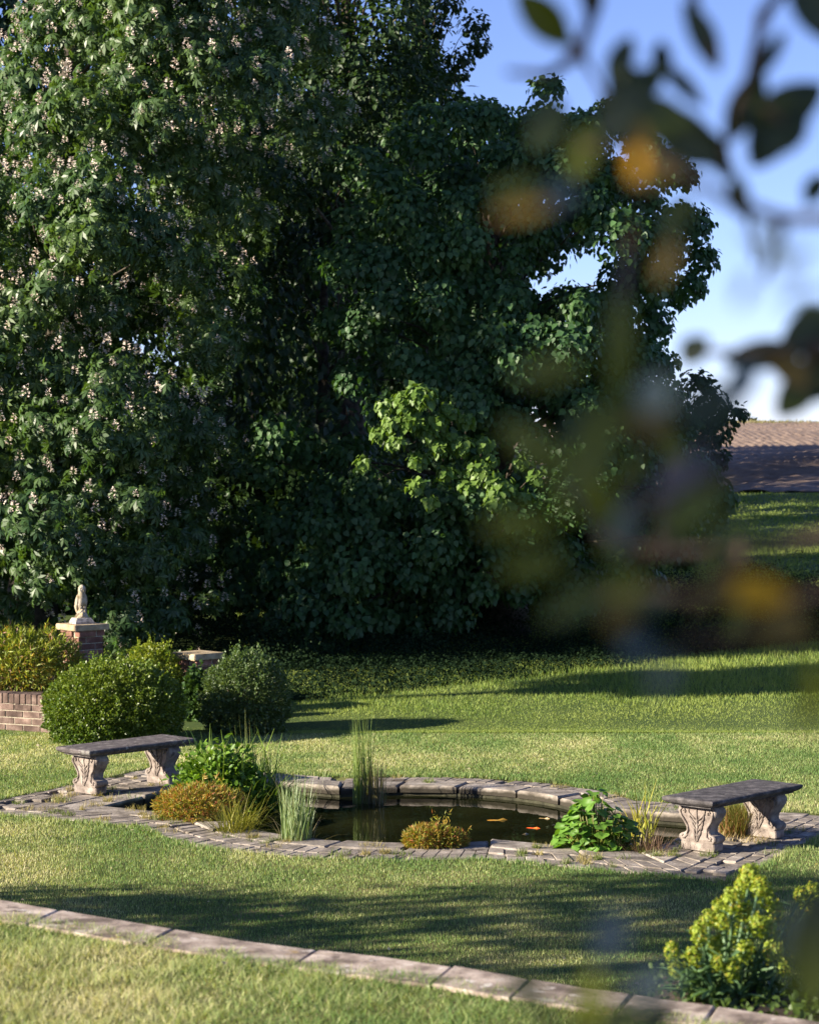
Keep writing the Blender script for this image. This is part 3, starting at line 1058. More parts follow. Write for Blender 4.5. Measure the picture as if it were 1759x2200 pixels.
def brick_wall(name, label, a, b, height, depth, z0, soldiers=True, group=None):
    a, b = Vector((*a, 0)), Vector((*b, 0))
    L = (b - a).length
    rz = math.atan2((b - a).y, (b - a).x)
    root = empty(name, (a.x, a.y, z0), rz, label, 'wall', group)
    sold = .112 if soldiers else 0
    nc = int(round((height - sold) / .075))
    bm = bmesh.new()
    bmesh.ops.create_cube(bm, size=1)
    bmesh.ops.scale(bm, vec=(L - .01, depth - .016, height - .012), verts=bm.verts)
    bmesh.ops.translate(bm, vec=(L / 2, depth / 2, (height - .012) / 2 - .0), verts=bm.verts)
    link('mortar', bm_mesh('mortar', bm), M_MORTAR, root)
    bme = brick_mesh(.215, .10, .065)
    bme.materials.append(M_BRICK)
    hme = brick_mesh(.1025, .10, .065)
    hme.materials.append(M_BRICK)
    for c in range(nc):
        x = 0.0
        i = 0
        while x < L - .05:
            half = (c % 2 == 0 and i == 0)
            ll = .1025 if half else .215
            if x + ll > L: ll = .1025; half = True
            if x + ll > L + .02: break
            o = link('brick', hme if half else bme, None, root)
            o.location = (x + ll / 2, .05 + random.uniform(-.003, .002), c * .075 + .04)
            o.rotation_euler = (0, 0, random.uniform(-.01, .01))
            x += ll + .010
            i += 1
    if soldiers:
        sme = brick_mesh(.065, depth + .004, .108)
        sme.materials.append(M_BRICK)
        x = 0.0
        while x + .065 < L + .01:
            o = link('brick', sme, None, root)
            o.location = (x + .0325, depth / 2 + random.uniform(-.003, .003), nc * .075 + .054 + .004 + random.uniform(-.002, .002))
            o.rotation_euler = (0, 0, random.uniform(-.015, .015))
            x += .075
    return root


def pillar(name, label, x, y, rz, courses, wdt=.34):
    root = empty(name, (x, y, 0), rz, label, 'pillar')
    hz = courses * .075
    bm = bmesh.new()
    bmesh.ops.create_cube(bm, size=1)
    bmesh.ops.scale(bm, vec=(wdt - .012, wdt - .012, hz), verts=bm.verts)
    bmesh.ops.translate(bm, vec=(0, 0, hz / 2 - .002), verts=bm.verts)
    link('mortar', bm_mesh('mortar', bm), M_MORTAR, root)
    bl = wdt - .1025 - .010
    me = brick_mesh(bl, .1025, .065)
    me.materials.append(M_PBRICK)
    for c in range(courses):
        grow = .022 if c == courses - 1 else 0
        for s in range(4):
            an = s * math.pi / 2
            fl = 1 if c % 2 else -1
            off = Vector((fl * (wdt - bl) / 2, -(wdt - .1025) / 2 - grow, 0))
            off.rotate(Matrix.Rotation(an, 3, 'Z'))
            o = link('brick', me, None, root)
            o.location = (off.x, off.y, c * .075 + .0375 + .003)
            o.rotation_euler = (0, 0, an + random.uniform(-.006, .006))
    cw = wdt + .11
    bm = bmesh.new()
    bmesh.ops.create_cube(bm, size=1)
    bmesh.ops.scale(bm, vec=(cw, cw, .07), verts=bm.verts)
    bmesh.ops.bevel(bm, geom=list(bm.edges), offset=.008, segments=2, affect='EDGES')
    bmesh.ops.translate(bm, vec=(0, 0, hz + .038), verts=bm.verts)
    link('cap', bm_mesh('cap', bm), M_CAP, root)
    return root, hz + .073


q = P(178, 1330, 27.0)
p1, p1top = pillar('brick_pillar', 'red brick pillar with pale stone cap carrying the owl statue', q.x, 27.0, R(42), 13)
q2 = P(424, 1392, 26.6)
p2, p2top = pillar('brick_pillar', 'shorter brick pillar with pale stone cap beside the dark bush', q2.x, 26.6, R(45), 9)
a0, a1 = P(-150, 1560, 25.75), P(150, 1560, 24.98)
brick_wall('brick_wall', 'low brick wall with upright top course behind the bench, below the golden shrub', (a0.x, a0.y), (a1.x, a1.y), .41, .215, 0)
b0, b1 = P(300, 1440, 27.05), P(404, 1440, 26.62)
brick_wall('brick_wall', 'short brick wall with upright top course between clipped bush and shorter pillar', (b0.x, b0.y), (b1.x - .1, b1.y + .08), .56, .215, 0)
# raised bed behind the low wall
bm = bmesh.new()
vs = [bm.verts.new(v) for v in ((a0.x - .2, a0.y + .2, .36), (a1.x, a1.y + .2, .36), (a1.x + .3, 26.6, .30), (q.x - .3, 27.6, .38), (a0.x - .2, 28.0, .40))]
bm.faces.new(vs)
tag(link('raised_bed_ground', bm_mesh('raised_bed_ground', bm), M_SOIL), kind='structure')

# ------------------------------------------------------------------ owl statue
def loft(rings, seg=18):
    """rings: (cx, cy, cz, rx, ry, tilt) -> closed body"""
    V, Fc = [], []
    for cx, cy, cz, rx, ry in rings:
        for s in range(seg):
            th = 2 * math.pi * s / seg
            V.append(Vector((cx + rx * math.cos(th), cy + ry * math.sin(th), cz)))
    n = len(rings)
    for i in range(n - 1):
        for s in range(seg):
            s2 = (s + 1) % seg
            Fc.append((i * seg + s, i * seg + s2, (i + 1) * seg + s2, (i + 1) * seg + s))
    Fc.append(tuple(range(seg - 1, -1, -1)))
    Fc.append(tuple((n - 1) * seg + s for s in range(seg)))
    return V, Fc


owl = empty('owl_statue', (q.x - .01, 27.0, p1top), R(28), 'weathered stone owl perched on a rock, standing on the taller brick pillar', 'statue')
owl.scale = (.9, .9, 1.08)
bag = Bag()
rings = [(0, 0, 0, .155, .155), (0, 0, .018, .155, .155), (0, 0, .05, .115, .115), (0, 0, .052, .10, .10)]
# square plinth with sloping sides
V, Fc = [], []
for z, s in ((0, .125), (.022, .125), (.062, .098), (.064, .09)):
    for sx, sy in ((-1, -1), (1, -1), (1, 1), (-1, 1)):
        V.append(Vector((sx * s, sy * s, z)))
for i in range(3):
    for k in range(4):
        j = (k + 1) % 4
        Fc.append((i * 4 + k, i * 4 + j, (i + 1) * 4 + j, (i + 1) * 4 + k))
Fc += [(3, 2, 1, 0), (12, 13, 14, 15)]
link('plinth', py_mesh('plinth', V, Fc), M_PLINTH, owl)
V, Fc = loft([(0, 0, .060, .085, .08), (0, 0, .085, .082, .078), (.0, 0, .11, .066, .064), (.008, 0, .135, .052, .054), (.012, 0, .16, .042, .046), (.012, 0, .172, .02, .02)], 14)
for v in V:
    k = 1 + .18 * math.sin(v.x * 90 + v.z * 60) * math.cos(v.y * 80 - v.z * 40)
    v.x *= k
    v.y *= k
link('rock', py_mesh('rock', V, Fc, False), M_OWL, owl)
# owl faces local -Y; leaning body, wings folded, long tail behind
rings = [(0, .075, .075, .012, .010), (0, .068, .11, .022, .018), (0, .050, .145, .038, .034), (0, .024, .175, .052, .050), (0, .010, .21, .061, .060), (0, .002, .25, .064, .062), (0, -.002, .285, .060, .058),
         (0, -.004, .312, .051, .050), (0, -.006, .328, .045, .046), (0, -.010, .345, .047, .049), (0, -.012, .365, .050, .051), (0, -.012, .388, .046, .047), (0, -.010, .405, .034, .036), (0, -.008, .415, .018, .02), (0, -.008, .418, .004, .004)]
V, Fc = loft(rings, 20)
for v in V:
    if .14 < v.z < .30:
        v.x *= 1 + .03 * math.sin(v.z * 210 + v.x * 60)
        v.y *= 1 + .03 * math.cos(v.z * 190 + v.x * 90)
body = link('body', py_mesh('body', V, Fc, True), M_OWL, owl)
for s in (-1, 1):                                            # folded wings, eyes, feet
    V, Fc = loft([(0, .085, .085, .004, .010), (0, .07, .13, .010, .026), (0, .045, .18, .014, .040), (0, .02, .23, .015, .045), (0, .008, .27, .013, .040), (0, 0, .305, .008, .022), (0, 0, .312, .002, .004)], 10)
    V = [Vector((v.x + s * (.052 + .012 * math.sin((v.z - .08) * 13)) * (.35 if v.z < .1 else .75 if v.z < .15 else 1), v.y, v.z)) for v in V]
    link('wing', py_mesh('wing', V, Fc, True), M_OWL, owl)
    bag = Bag()
    ring = [Vector((s * .021 + .019 * math.cos(t * .5236), -.052 - .004 * math.cos(t * .5236) * s * -1, .368 + .021 * math.sin(t * .5236))) for t in range(13)]
    bag.add(tube(ring, [.0045] * 13, 5))
    bag.add(loft([(s * .020, -.056, .360, .002, .002), (s * .020, -.058, .365, .008, .007), (s * .020, -.058, .371, .008, .007), (s * .020, -.056, .377, .002, .002)], 8))
    link('eye', bag.mesh('eye'), M_OWL, body)
    bag = Bag()
    for k in (-1, 0, 1):
        bag.add(tube([(s * .025, -.03, .182), (s * .025 + k * .012, -.052, .172), (s * .025 + k * .014, -.060, .155)], [.011, .009, .003], 6))
    link('foot', bag.mesh('foot'), M_OWL, owl)
bag = Bag()
bag.add(tube([(0, -.058, .368), (0, -.071, .357), (0, -.066, .344)], [.007, .006, .001], 6))
link('beak', bag.mesh('beak'), M_OWL, body)

# ------------------------------------------------------------------ stone benches
def bench_leg():
    prof = [(.150, 0), (.155, .006), (.155, .055), (.148, .062), (.160, .072), (.168, .088), (.166, .108), (.150, .122), (.122, .130), (.108, .142), (.106, .16), (.112, .185), (.126, .21), (.146, .24), (.166, .268), (.176, .295), (.172, .32), (.160, .338), (.150, .346)]
    out = [(u, z) for u, z in prof] + [(-u, z) for u, z in reversed(prof)]
    n = len(out)
    T = .062
    V, Fc = [], []
    for x, s in ((-T, .008), (-T + .008, 0), (T - .008, 0), (T, .008)):
        for u, z in out:
            bul = .014 * math.exp(-((z - .29) / .045) ** 2) + .014 * math.exp(-((z - .09) / .03) ** 2)
            xx = x + math.copysign(bul, x)
            V.append((xx, u * (1 - s / .16), z))
    for i in range(3):
        for k in range(n):
            j = (k + 1) % n
            Fc.append((i * n + k, i * n + j, (i + 1) * n + j, (i + 1) * n + k))
    # faces strip-wise so the carved sides stay clean
    h = len(prof)
    for ring in (0, 3):
        for k in range(h - 1):
            a_, b_, c_, d_ = ring * n + k, ring * n + k + 1, ring * n + n - 2 - k, ring * n + n - 1 - k
            Fc.append((a_, b_, c_, d_) if ring == 3 else (d_, c_, b_, a_))
    me = py_mesh('leg', V, Fc, False)
    bag = Bag()
    for s in (-1, 1):
        fx = lambda z: s * (T + .003 + .014 * math.exp(-((z - .29) / .045) ** 2) + .014 * math.exp(-((z - .09) / .03) ** 2))
        bag.add(tube([(fx(z), 0, z) for z in (.07, .12, .18, .24, .30, .335)], [.006, .008, .009, .010, .009, .004], 6))
        for sd in (-1, 1):
            # C scroll along the side
            pts = [(.132, .325), (.150, .30), (.148, .272), (.132, .245), (.112, .215), (.092, .18), (.084, .145), (.092, .112), (.112, .092), (.132, .092), (.138, .106), (.126, .114)]
            bag.add(tube([(fx(z), sd * u, z) for u, z in pts], [.006, .010, .011, .011, .011, .010, .010, .010, .010, .009, .007, .004], 6))
            pts = [(.128, .30), (.112, .31), (.102, .298), (.108, .286), (.118, .29)]
            bag.add(tube([(fx(z), sd * u, z) for u, z in pts], [.006, .008, .008, .007, .003], 6))
            # acanthus lobes leaving the stem
            for k, z0 in enumerate((.10, .14, .18, .22, .26)):
                w_ = .030 + .012 * k
                pts = [(.004, z0 - .03), (w_ * .5, z0 - .004), (w_ * .9, z0 + .026), (w_, z0 + .05), (w_ * .82, z0 + .058)]
                bag.add(tube([(fx(min(z, .33)), sd * u, min(z, .335)) for u, z in pts], [.005, .009, .010, .007, .003], 5))
    return me, bag.mesh('carving')


leg_me, carve_me = bench_leg()
leg_me.materials.append(M_BENCH)
carve_me.materials.append(M_BENCH)
SL, SW = 1.26, .47
V, Fc = [], []
rr_ = [(.345, .055), (.358, .055), (.360, .035), (.372, .016), (.384, .004), (.398, 0), (.408, .004), (.413, .016), (.4145, .05)]
nsx = 10
for z, ins in rr_:
    L, Wd = SL / 2 - ins, SW / 2 - ins
    ring = [(-L + 2 * L * i / nsx, -Wd) for i in range(nsx)] + [(L, -Wd + 2 * Wd * i / 4) for i in range(4)] + [(L - 2 * L * i / nsx, Wd) for i in range(nsx)] + [(-L, Wd - 2 * Wd * i / 4) for i in range(4)]
    for x_, y_ in ring:
        V.append((x_ + random.uniform(-.002, .002), y_ + random.uniform(-.002, .002), z + random.uniform(-.0015, .0015)))
m = 2 * nsx + 8
for i in range(len(rr_) - 1):
    for k in range(m):
        j = (k + 1) % m
        Fc.append((i * m + k, i * m + j, (i + 1) * m + j, (i + 1) * m + k))
Fc += [tuple(range(m - 1, -1, -1)), tuple((len(rr_) - 1) * m + k for k in range(m))]
seat_me = py_mesh('seat', V, Fc, False)
seat_me.materials.append(M_SLAB)
M_SLAB2 = stone_mat('bench_slab_dark_stone', [(.25, (.035, .032, .032)), (.55, (.085, .078, .078)), (.8, (.16, .145, .14))], scale=12, bump=.7, fine=80, spots=[((.26, .25, .23), 19.0, .65), ((.02, .02, .018), 5.0, .62)])
seat_dark = seat_me.copy()
seat_dark.materials.clear()
seat_dark.materials.append(M_SLAB2)
for (cx, cy), rz, lab in (((-2.56, 21.05), R(47), 'carved stone bench with grey slab seat beside the clipped round bush'), ((2.53, 18.12), R(48), 'carved stone bench with dark slab seat beside the big-leaved pond plant')):
    b = empty('stone_bench', (cx, cy, .008), rz, lab, 'bench', 'stone benches at the ends of the pond')
    link('seat', seat_me if cx < 0 else seat_dark, None, b)
    for s in (-1, 1):
        l = link('leg', leg_me, None, b)
        l.location = (s * .425, 0, 0)
        link('carving', carve_me, None, l)

# ================================================================== SHRUBS
def shrub(name, label, cat, c, rad, n, tmpl, size, pal, mat=None, lump=.10, sprigs=0, flat=.0, seed=1, cut=None, up=.5, base=None, stems=14):
    """dome of small leaves over twigs; c = base centre"""
    c = np.array(c)
    d = unit(rng.normal(size=(n, 3)))
    az = np.arctan2(d[:, 1], d[:, 0])
    bump = 1 + lump * (vnoise(az * 1.2 + 7, d[:, 2] * 2.2, .35, seed) + vnoise(az * 1.2, d[:, 2] * 2, .13, seed + 1) - 1.0) * 2
    rr = np.where(rng.random(n) < .72, rng.uniform(.90, 1.02, n), rng.uniform(.35, .92, n)) * bump
    mid = c + np.array([0, 0, rad[2] * .42])
    zs = np.where(d[:, 2] > 0, rad[2] * .58, rad[2] * .46)
    hz = np.hypot(d[:, 0], d[:, 1])
    rh = np.where(d[:, 2] < 0, 1 - .25 * d[:, 2] ** 2, hz) / np.maximum(hz, .02)
    pos = mid + d * rr[:, None] * np.stack((rad[0] * rh, rad[1] * rh, zs), 1)
    axis = d + rng.normal(size=(n, 3)) * .6 + np.array([0, 0, .25])
    nrm = d + rng.normal(size=(n, 3)) * .5 + np.array([0, 0, up])
    cols = pal(n, d, pos) if callable(pal) else lerp(pal[0], pal[1], rng.random(n))
    keep = pos[:, 2] > c[2] + .01
    if cut is not None: keep &= cut(pos)
    pos, axis, nrm, cols = pos[keep], axis[keep], nrm[keep], cols[keep]
    if sprigs:
        sd = unit(rng.normal(size=(sprigs, 3)) + np.array([0, 0, .9]))
        sd[:, 2] = np.abs(sd[:, 2])
        st = mid + sd * np.array([rad[0], rad[1], rad[2] * .58])
        P2, A2, N2, C2 = [], [], [], []
        for i in range(sprigs):
            L = rng.uniform(.04, .13)
            for k in range(9):
                t = k / 8
                P2.append(st[i] + (sd[i] * .6 + np.array([0, 0, .6])) * L * t)
                A2.append(sd[i] * .5 + rng.normal(size=3) * .8 + np.array([0, 0, .5]))
                N2.append(rng.normal(size=3) + np.array([0, 0, .5]))
                C2.append(cols[rng.integers(len(cols))] * 1.25)
        pos, axis, nrm, cols = np.concatenate((pos, P2)), np.concatenate((axis, A2)), np.concatenate((nrm, N2)), np.concatenate((cols, C2))
    root = empty(name, tuple(c), 0, label, cat)
    me = scatter('foliage', tmpl, pos - c, frames(axis, nrm), rng.uniform(size[0], size[1], len(pos)), cols)
    link('foliage', me, mat or M_LEAF, root)
    bag = Bag()
    for i in range(stems):
        dd = unit(rng.normal(size=(1, 3)) + np.array([[0, 0, .8]]))[0]
        e = Vector(dd * np.array([rad[0], rad[1], rad[2] * .6]) * .8)
        e.z = abs(e.z) + rad[2] * .3
        bag.add(tube([Vector((dd[0] * .05, dd[1] * .05, -.03)), e * .5 + Vector((0, 0, .04)), e], [.012, .008, .004], 5))
    link('stems', bag.mesh('stems'), M_TWIG, root)
    return root


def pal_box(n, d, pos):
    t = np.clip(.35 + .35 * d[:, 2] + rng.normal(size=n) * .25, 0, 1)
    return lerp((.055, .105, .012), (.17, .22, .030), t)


def pal_orange(n, d, pos):
    c = lerp((.28, .23, .03), (.38, .22, .05), rng.random(n))
    r_ = rng.random(n)
    c[r_ < .42] = lerp((.12, .15, .02), (.22, .24, .03), rng.random(n))[r_ < .42]
    c[r_ > .90] = np.array([.42, .13, .06])
    return c


def pal_gold(n, d, pos):
    c = lerp((.12, .17, .02), (.28, .31, .04), rng.random(n))
    r_ = rng.random(n)
    low = (pos[:, 2] < .75) & (r_ < .22)
    c[low] = np.array([.34, .24, .03])
    c[r_ > .95] = np.array([.30, .16, .12])
    return c


q = P(246, 1570, 24.35)
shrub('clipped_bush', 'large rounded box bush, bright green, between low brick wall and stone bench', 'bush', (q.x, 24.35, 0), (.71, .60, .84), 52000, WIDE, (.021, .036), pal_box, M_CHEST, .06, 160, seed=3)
q = P(527, 1545, 25.2)
shrub('evergreen_bush', 'dark glossy rounded bush growing beside the shorter brick pillar', 'bush', (q.x, 25.2, 0), (.46, .45, .84), 22000, WIDE, (.022, .038),
      lambda n, d, p: lerp((.045, .085, .025), (.11, .155, .052), rng.random(n)), M_CHEST, .10, 70, seed=5)
q = P(60, 1480, 26.25)
shrub('golden_shrub', 'loose golden-green shrub with orange tints, on the raised bed below the owl', 'shrub', (q.x - .05, 26.3, .33), (.60, .42, .66), 10000, LANCE, (.05, .09), pal_gold, M_LEAF, .16, 110, seed=7)
q = P(325, 1420, 26.4)
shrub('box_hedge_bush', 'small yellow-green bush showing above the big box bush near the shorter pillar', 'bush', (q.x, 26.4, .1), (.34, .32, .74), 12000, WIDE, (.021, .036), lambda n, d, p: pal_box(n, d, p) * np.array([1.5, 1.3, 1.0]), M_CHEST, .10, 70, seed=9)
q = P(415, 1540, 26.0)
shrub('ivy_bush', 'dark ivy growing up in front of the shorter brick pillar', 'bush', (q.x + .04, 26.05, 0), (.14, .14, .56), 5000, HEART, (.03, .055),
      lambda n, d, p: lerp((.03, .065, .02), (.07, .13, .03), rng.random(n)), M_GLOSS, .2, 10, seed=12)

# orange domes on the pond edge
q = G(430, 1755, 0)
shrub('orange_shrub', 'wide orange and gold leaved mound at the pond corner before the leafy clump', 'shrub', (q.x, q.y + .02, -.02), (.36, .30, .27), 9500, LANCE, (.03, .055), pal_orange, M_LEAF, .10, 18, seed=14)
q = G(918, 1818, 0)
root = shrub('orange_shrub', 'small orange-leaved dome of two lobes on the front pond edge', 'shrub', (q.x, q.y + .02, -.01), (.17, .15, .165), 4000, LANCE, (.026, .05), pal_orange, M_LEAF, .08, 10, seed=16, stems=8)
r2 = shrub('orange_shrub', 'tmp', 'shrub', (q.x + .155, q.y + .05, -.01), (.15, .14, .125), 3200, LANCE, (.026, .05), pal_orange, M_LEAF, .08, 8, seed=17, stems=6)
off = r2.location - root.location
for c in list(r2.children):
    c.parent = root
    c.location = off
bpy.data.objects.remove(r2)


# ================================================================== POND PLANTS
def ribbons(bases, az, lean, curl, length, width, segs=4, twist=.5):
    n = len(bases)
    p = np.array(bases, float)
    az2 = az + math.pi / 2 + rng.uniform(-twist, twist, n)
    wdir = np.stack((np.cos(az2), np.sin(az2), np.zeros(n)), 1)
    rows = []
    for k in range(segs + 1):
        t = k / segs
        wk = width * (1 - .92 * t ** 1.8) * (.75 + .25 * math.sin(min(1, t * 3) * 1.57))
        rows.append((p - wdir * wk[:, None] / 2, p + wdir * wk[:, None] / 2))
        th = lean + curl * ((k + .5) / segs) ** 1.6
        st = (length / segs)[:, None] * np.stack((np.sin(th) * np.cos(az), np.sin(th) * np.sin(az), np.cos(th)), 1)
        p = p + st
    V = np.stack([r for pair in rows for r in pair], 1)          # n, 2(segs+1), 3
    k2 = 2 * (segs + 1)
    q = np.array([(2 * k, 2 * k + 1, 2 * k + 3, 2 * k + 2) for k in range(segs)])
    loops = (q.ravel()[None, :] + (np.arange(n) * k2)[:, None]).ravel()
    return V.reshape(-1, 3), loops, np.full(n * segs, 4), k2


def blade_clump(root, part, c, n, spread, length, lean, curl, width, pal, mat=None, segs=4, azb=None):
    a = rng.random(n) * 6.283 if azb is None else rng.normal(azb[0], azb[1], n)
    r_ = spread * np.sqrt(rng.random(n))
    b0 = rng.random(n) * 6.283
    bases = np.stack((c[0] + r_ * np.cos(b0), c[1] + r_ * np.sin(b0), np.full(n, c[2])), 1)
    V, lo, to, k2 = ribbons(bases, a, rng.uniform(*lean, n), rng.uniform(*curl, n), rng.uniform(*length, n), rng.uniform(*width, n), segs)
    cols = np.repeat(lerp(pal[0], pal[1], rng.random(n)), k2, axis=0)
    o = link(part, np_mesh(part, V - np.array(root.location)[None, :], lo, to, cols), mat or M_BLADE, root)
    return o


WZ = WATER_Z - .02
# leafy clump with sword leaves, left end of the pond
q = G(480, 1722, 0)
c = (q.x, q.y + .05)
root = empty('leafy_clump', (c[0], c[1], WZ), 0, 'big fresh-green leafy clump with upright sword leaves beside the grey bench', 'plant')
n = 5200
d = unit(rng.normal(size=(n, 3)) + np.array([0, 0, .6]))
d[:, 2] = np.abs(d[:, 2])
pos = d * np.array([.40, .34, .50]) * (.45 + .55 * rng.random((n, 1)) ** .5) * (1 + .15 * rng.normal(size=(n, 1))) + np.array([-.05, 0, .02])
link('leaves', scatter('leaves', OVAL, pos, frames(d + rng.normal(size=(n, 3)) * .7 + np.array([0, 0, -.1]), rng.normal(size=(n, 3)) * .5 + np.array([0, -.1, 1]) + d * .5), rng.uniform(.035, .075, n), lerp((.07, .15, .018), (.17, .28, .035), rng.random(n))), M_CHEST, root)
blade_clump(root, 'sword_leaves', (c[0] + .12, c[1] + .1, WZ), 150, .34, (.40, .84), (.02, .45), (.1, 1.2), (.012, .022), ((.10, .19, .025), (.21, .31, .05)))
blade_clump(root, 'arching_leaves', (c[0] + .38, c[1] - .02, WZ), 70, .14, (.40, .60), (.15, .5), (.9, 1.9), (.012, .02), ((.06, .12, .015), (.12, .20, .03)), azb=(0.0, .9))
blade_clump(root, 'seed_stalks', (c[0] + .25, c[1] + .1, WZ), 9, .14, (.70, .92), (.0, .10), (0, .1), (.006, .010), ((.14, .18, .05), (.22, .24, .08)))

# golden sedge leaning over the water
q = G(505, 1790, 0)
root = empty('golden_sedge', (q.x, q.y + .12, WZ), 0, 'yellow-green sedge arching over the water beside the wide orange mound', 'plant')
blade_clump(root, 'blades', (q.x, q.y + .12, WZ), 330, .13, (.28, .55), (.05, .8), (.4, 1.8), (.005, .009), ((.12, .15, .015), (.27, .24, .035)))

# striped rush
q = G(635, 1812, 0)
root = empty('striped_rush', (q.x, q.y + .2, WZ), 0, 'pale striped rush clump standing in the water at the front edge', 'plant')
blade_clump(root, 'blades', (q.x, q.y + .2, WZ), 210, .12, (.34, .66), (.0, .22), (.0, .35), (.006, .011), ((.12, .20, .06), (.30, .36, .20)))
blade_clump(root, 'bent_blades', (q.x, q.y + .2, WZ), 60, .13, (.25, .45), (.2, .9), (.3, 1.6), (.004, .008), ((.18, .18, .08), (.36, .30, .18)))
blade_clump(root, 'stray_stalks', (q.x + .02, q.y + .2, WZ), 7, .10, (.65, .85), (.15, .42), (0, .2), (.004, .006), ((.16, .17, .07), (.25, .22, .1)))

# tall rush
q = G(778, 1725, WATER_Z)
root = empty('tall_rush', (q.x, q.y, WZ), 0, 'tall slender green rush clump rising from the water by the far edge', 'plant')
blade_clump(root, 'blades', (q.x, q.y, WZ), 95, .085, (.35, .98), (.0, .11), (.0, .12), (.005, .010), ((.09, .15, .03), (.22, .29, .08)))
blade_clump(root, 'short_blades', (q.x + .10, q.y, WZ), 130, .10, (.22, .45), (.0, .14), (.0, .12), (.006, .011), ((.10, .10, .04), (.24, .20, .11)))
blade_clump(root, 'stray_stalks', (q.x + .1, q.y, WZ), 10, .14, (.40, .62), (.25, .55), (0, .3), (.005, .007), ((.10, .13, .04), (.16, .2, .06)))

# big-leaved plant, right
def big_leaf_mesh(seed):
    r_ = random.Random(seed)
    V = [(0, .10, 0)]
    n = 18
    for i in range(n):
        t = i / n * 2 * math.pi
        th = t - math.pi / 2
        notch = .35 + .65 * min(1, abs(math.sin((th + math.pi / 2) / 2)) * 2.6)
        rad = .5 * notch * (1 + .10 * math.cos(5 * (th - math.pi / 2))) * (1 + r_.uniform(-.05, .05))
        V.append((rad * math.cos(th), .12 + rad * (math.sin(th)) + .18, .16 * rad * abs(math.cos(th)) - .12 * max(0, math.sin(th)) * rad + r_.uniform(-.02, .02)))
    Fc = [(0, i + 1, (i + 1) % n + 1) for i in range(n)]
    return py_mesh('leaf', V, Fc, True)


def col_mat(name, c, c2, **kw):
    """leaf material with a plain mottled colour, for leaves that are objects of their own"""
    m, t, b, o = new_mat(name)
    geo = N(t, 'ShaderNodeNewGeometry')
    oi = N(t, 'ShaderNodeObjectInfo')
    ns = N(t, 'ShaderNodeTexNoise', in_Scale=kw.get('scale', 40.0), in_Detail=3.0)
    t.links.new(geo.outputs['Position'], ns.inputs['Vector'])
    ad = N(t, 'ShaderNodeMath', operation='ADD')
    t.links.new(ns.outputs['Fac'], ad.inputs[0])
    t.links.new(oi.outputs['Random'], ad.inputs[1])
    hf = N(t, 'ShaderNodeMath', operation='MULTIPLY')
    hf.inputs[1].default_value = .5
    t.links.new(ad.outputs[0], hf.inputs[0])
    mx = N(t, 'ShaderNodeMix', data_type='RGBA')
    mx.inputs[6].default_value = (*c, 1)
    mx.inputs[7].default_value = (*c2, 1)
    t.links.new(hf.outputs[0], mx.inputs[0])
    t.links.new(mx.outputs[2], b.inputs['Base Color'])
    b.inputs['Roughness'].default_value = kw.get('rough', .4)
    b.inputs['Specular IOR Level'].default_value = kw.get('spec', .5)
    tr = N(t, 'ShaderNodeBsdfTranslucent')
    tint = N(t, 'ShaderNodeMix', data_type='RGBA', blend_type='MULTIPLY')
    tint.inputs[0].default_value = 1
    t.links.new(mx.outputs[2], tint.inputs[6])
    tint.inputs[7].default_value = (1.5, 1.45, .5, 1)
    t.links.new(tint.outputs[2], tr.inputs['Color'])
    ms = N(t, 'ShaderNodeMixShader')
    ms.inputs[0].default_value = kw.get('trans', .3)
    t.links.new(b.outputs[0], ms.inputs[1])
    t.links.new(tr.outputs[0], ms.inputs[2])
    t.links.new(ms.outputs[0], o.inputs['Surface'])
    return m


M_BIG = col_mat('kingcup_leaf', (.07, .16, .022), (.15, .29, .04), rough=.5, spec=.3)
bl = [big_leaf_mesh(s) for s in range(4)]
for me in bl: me.materials.append(M_BIG)
q = G(1285, 1828, 0)
c = Vector((q.x, q.y + .20, WZ))
root = empty('broad_leaf_plant', tuple(c), 0, 'bright green broad-leaved water plant with yellow stalks next to the dark-seated bench', 'plant')
bag = Bag()
for i in range(210):
    an = random.uniform(0, 6.283)
    r_ = .30 * math.sqrt(random.random())
    hz = .08 + .48 * (1 - (r_ / .34) ** 2) * random.uniform(.25, 1.05)
    p = Vector((r_ * math.cos(an), r_ * .8 * math.sin(an), hz))
    o = link('leaf', bl[i % 4], None, root)
    s = random.uniform(.06, .12)
    o.scale = (s, s, s)
    o.location = p
    o.rotation_euler = (random.uniform(-.9, .35), random.uniform(-.4, .4), an - math.pi / 2 + random.uniform(-.7, .7))
    bag.add(tube([(p.x * .35, p.y * .35, -.02), (p.x * .75, p.y * .75, hz * .6), p], [.006, .005, .003], 5))
link('stalks', bag.mesh('stalks'), col_mat('stalk', (.14, .16, .03), (.30, .28, .06)), root)
blade_clump(root, 'thin_leaves', (c.x + .05, c.y - .05, WZ), 90, .24, (.2, .42), (.05, .5), (0, .8), (.006, .012), ((.08, .15, .02), (.22, .27, .04)))

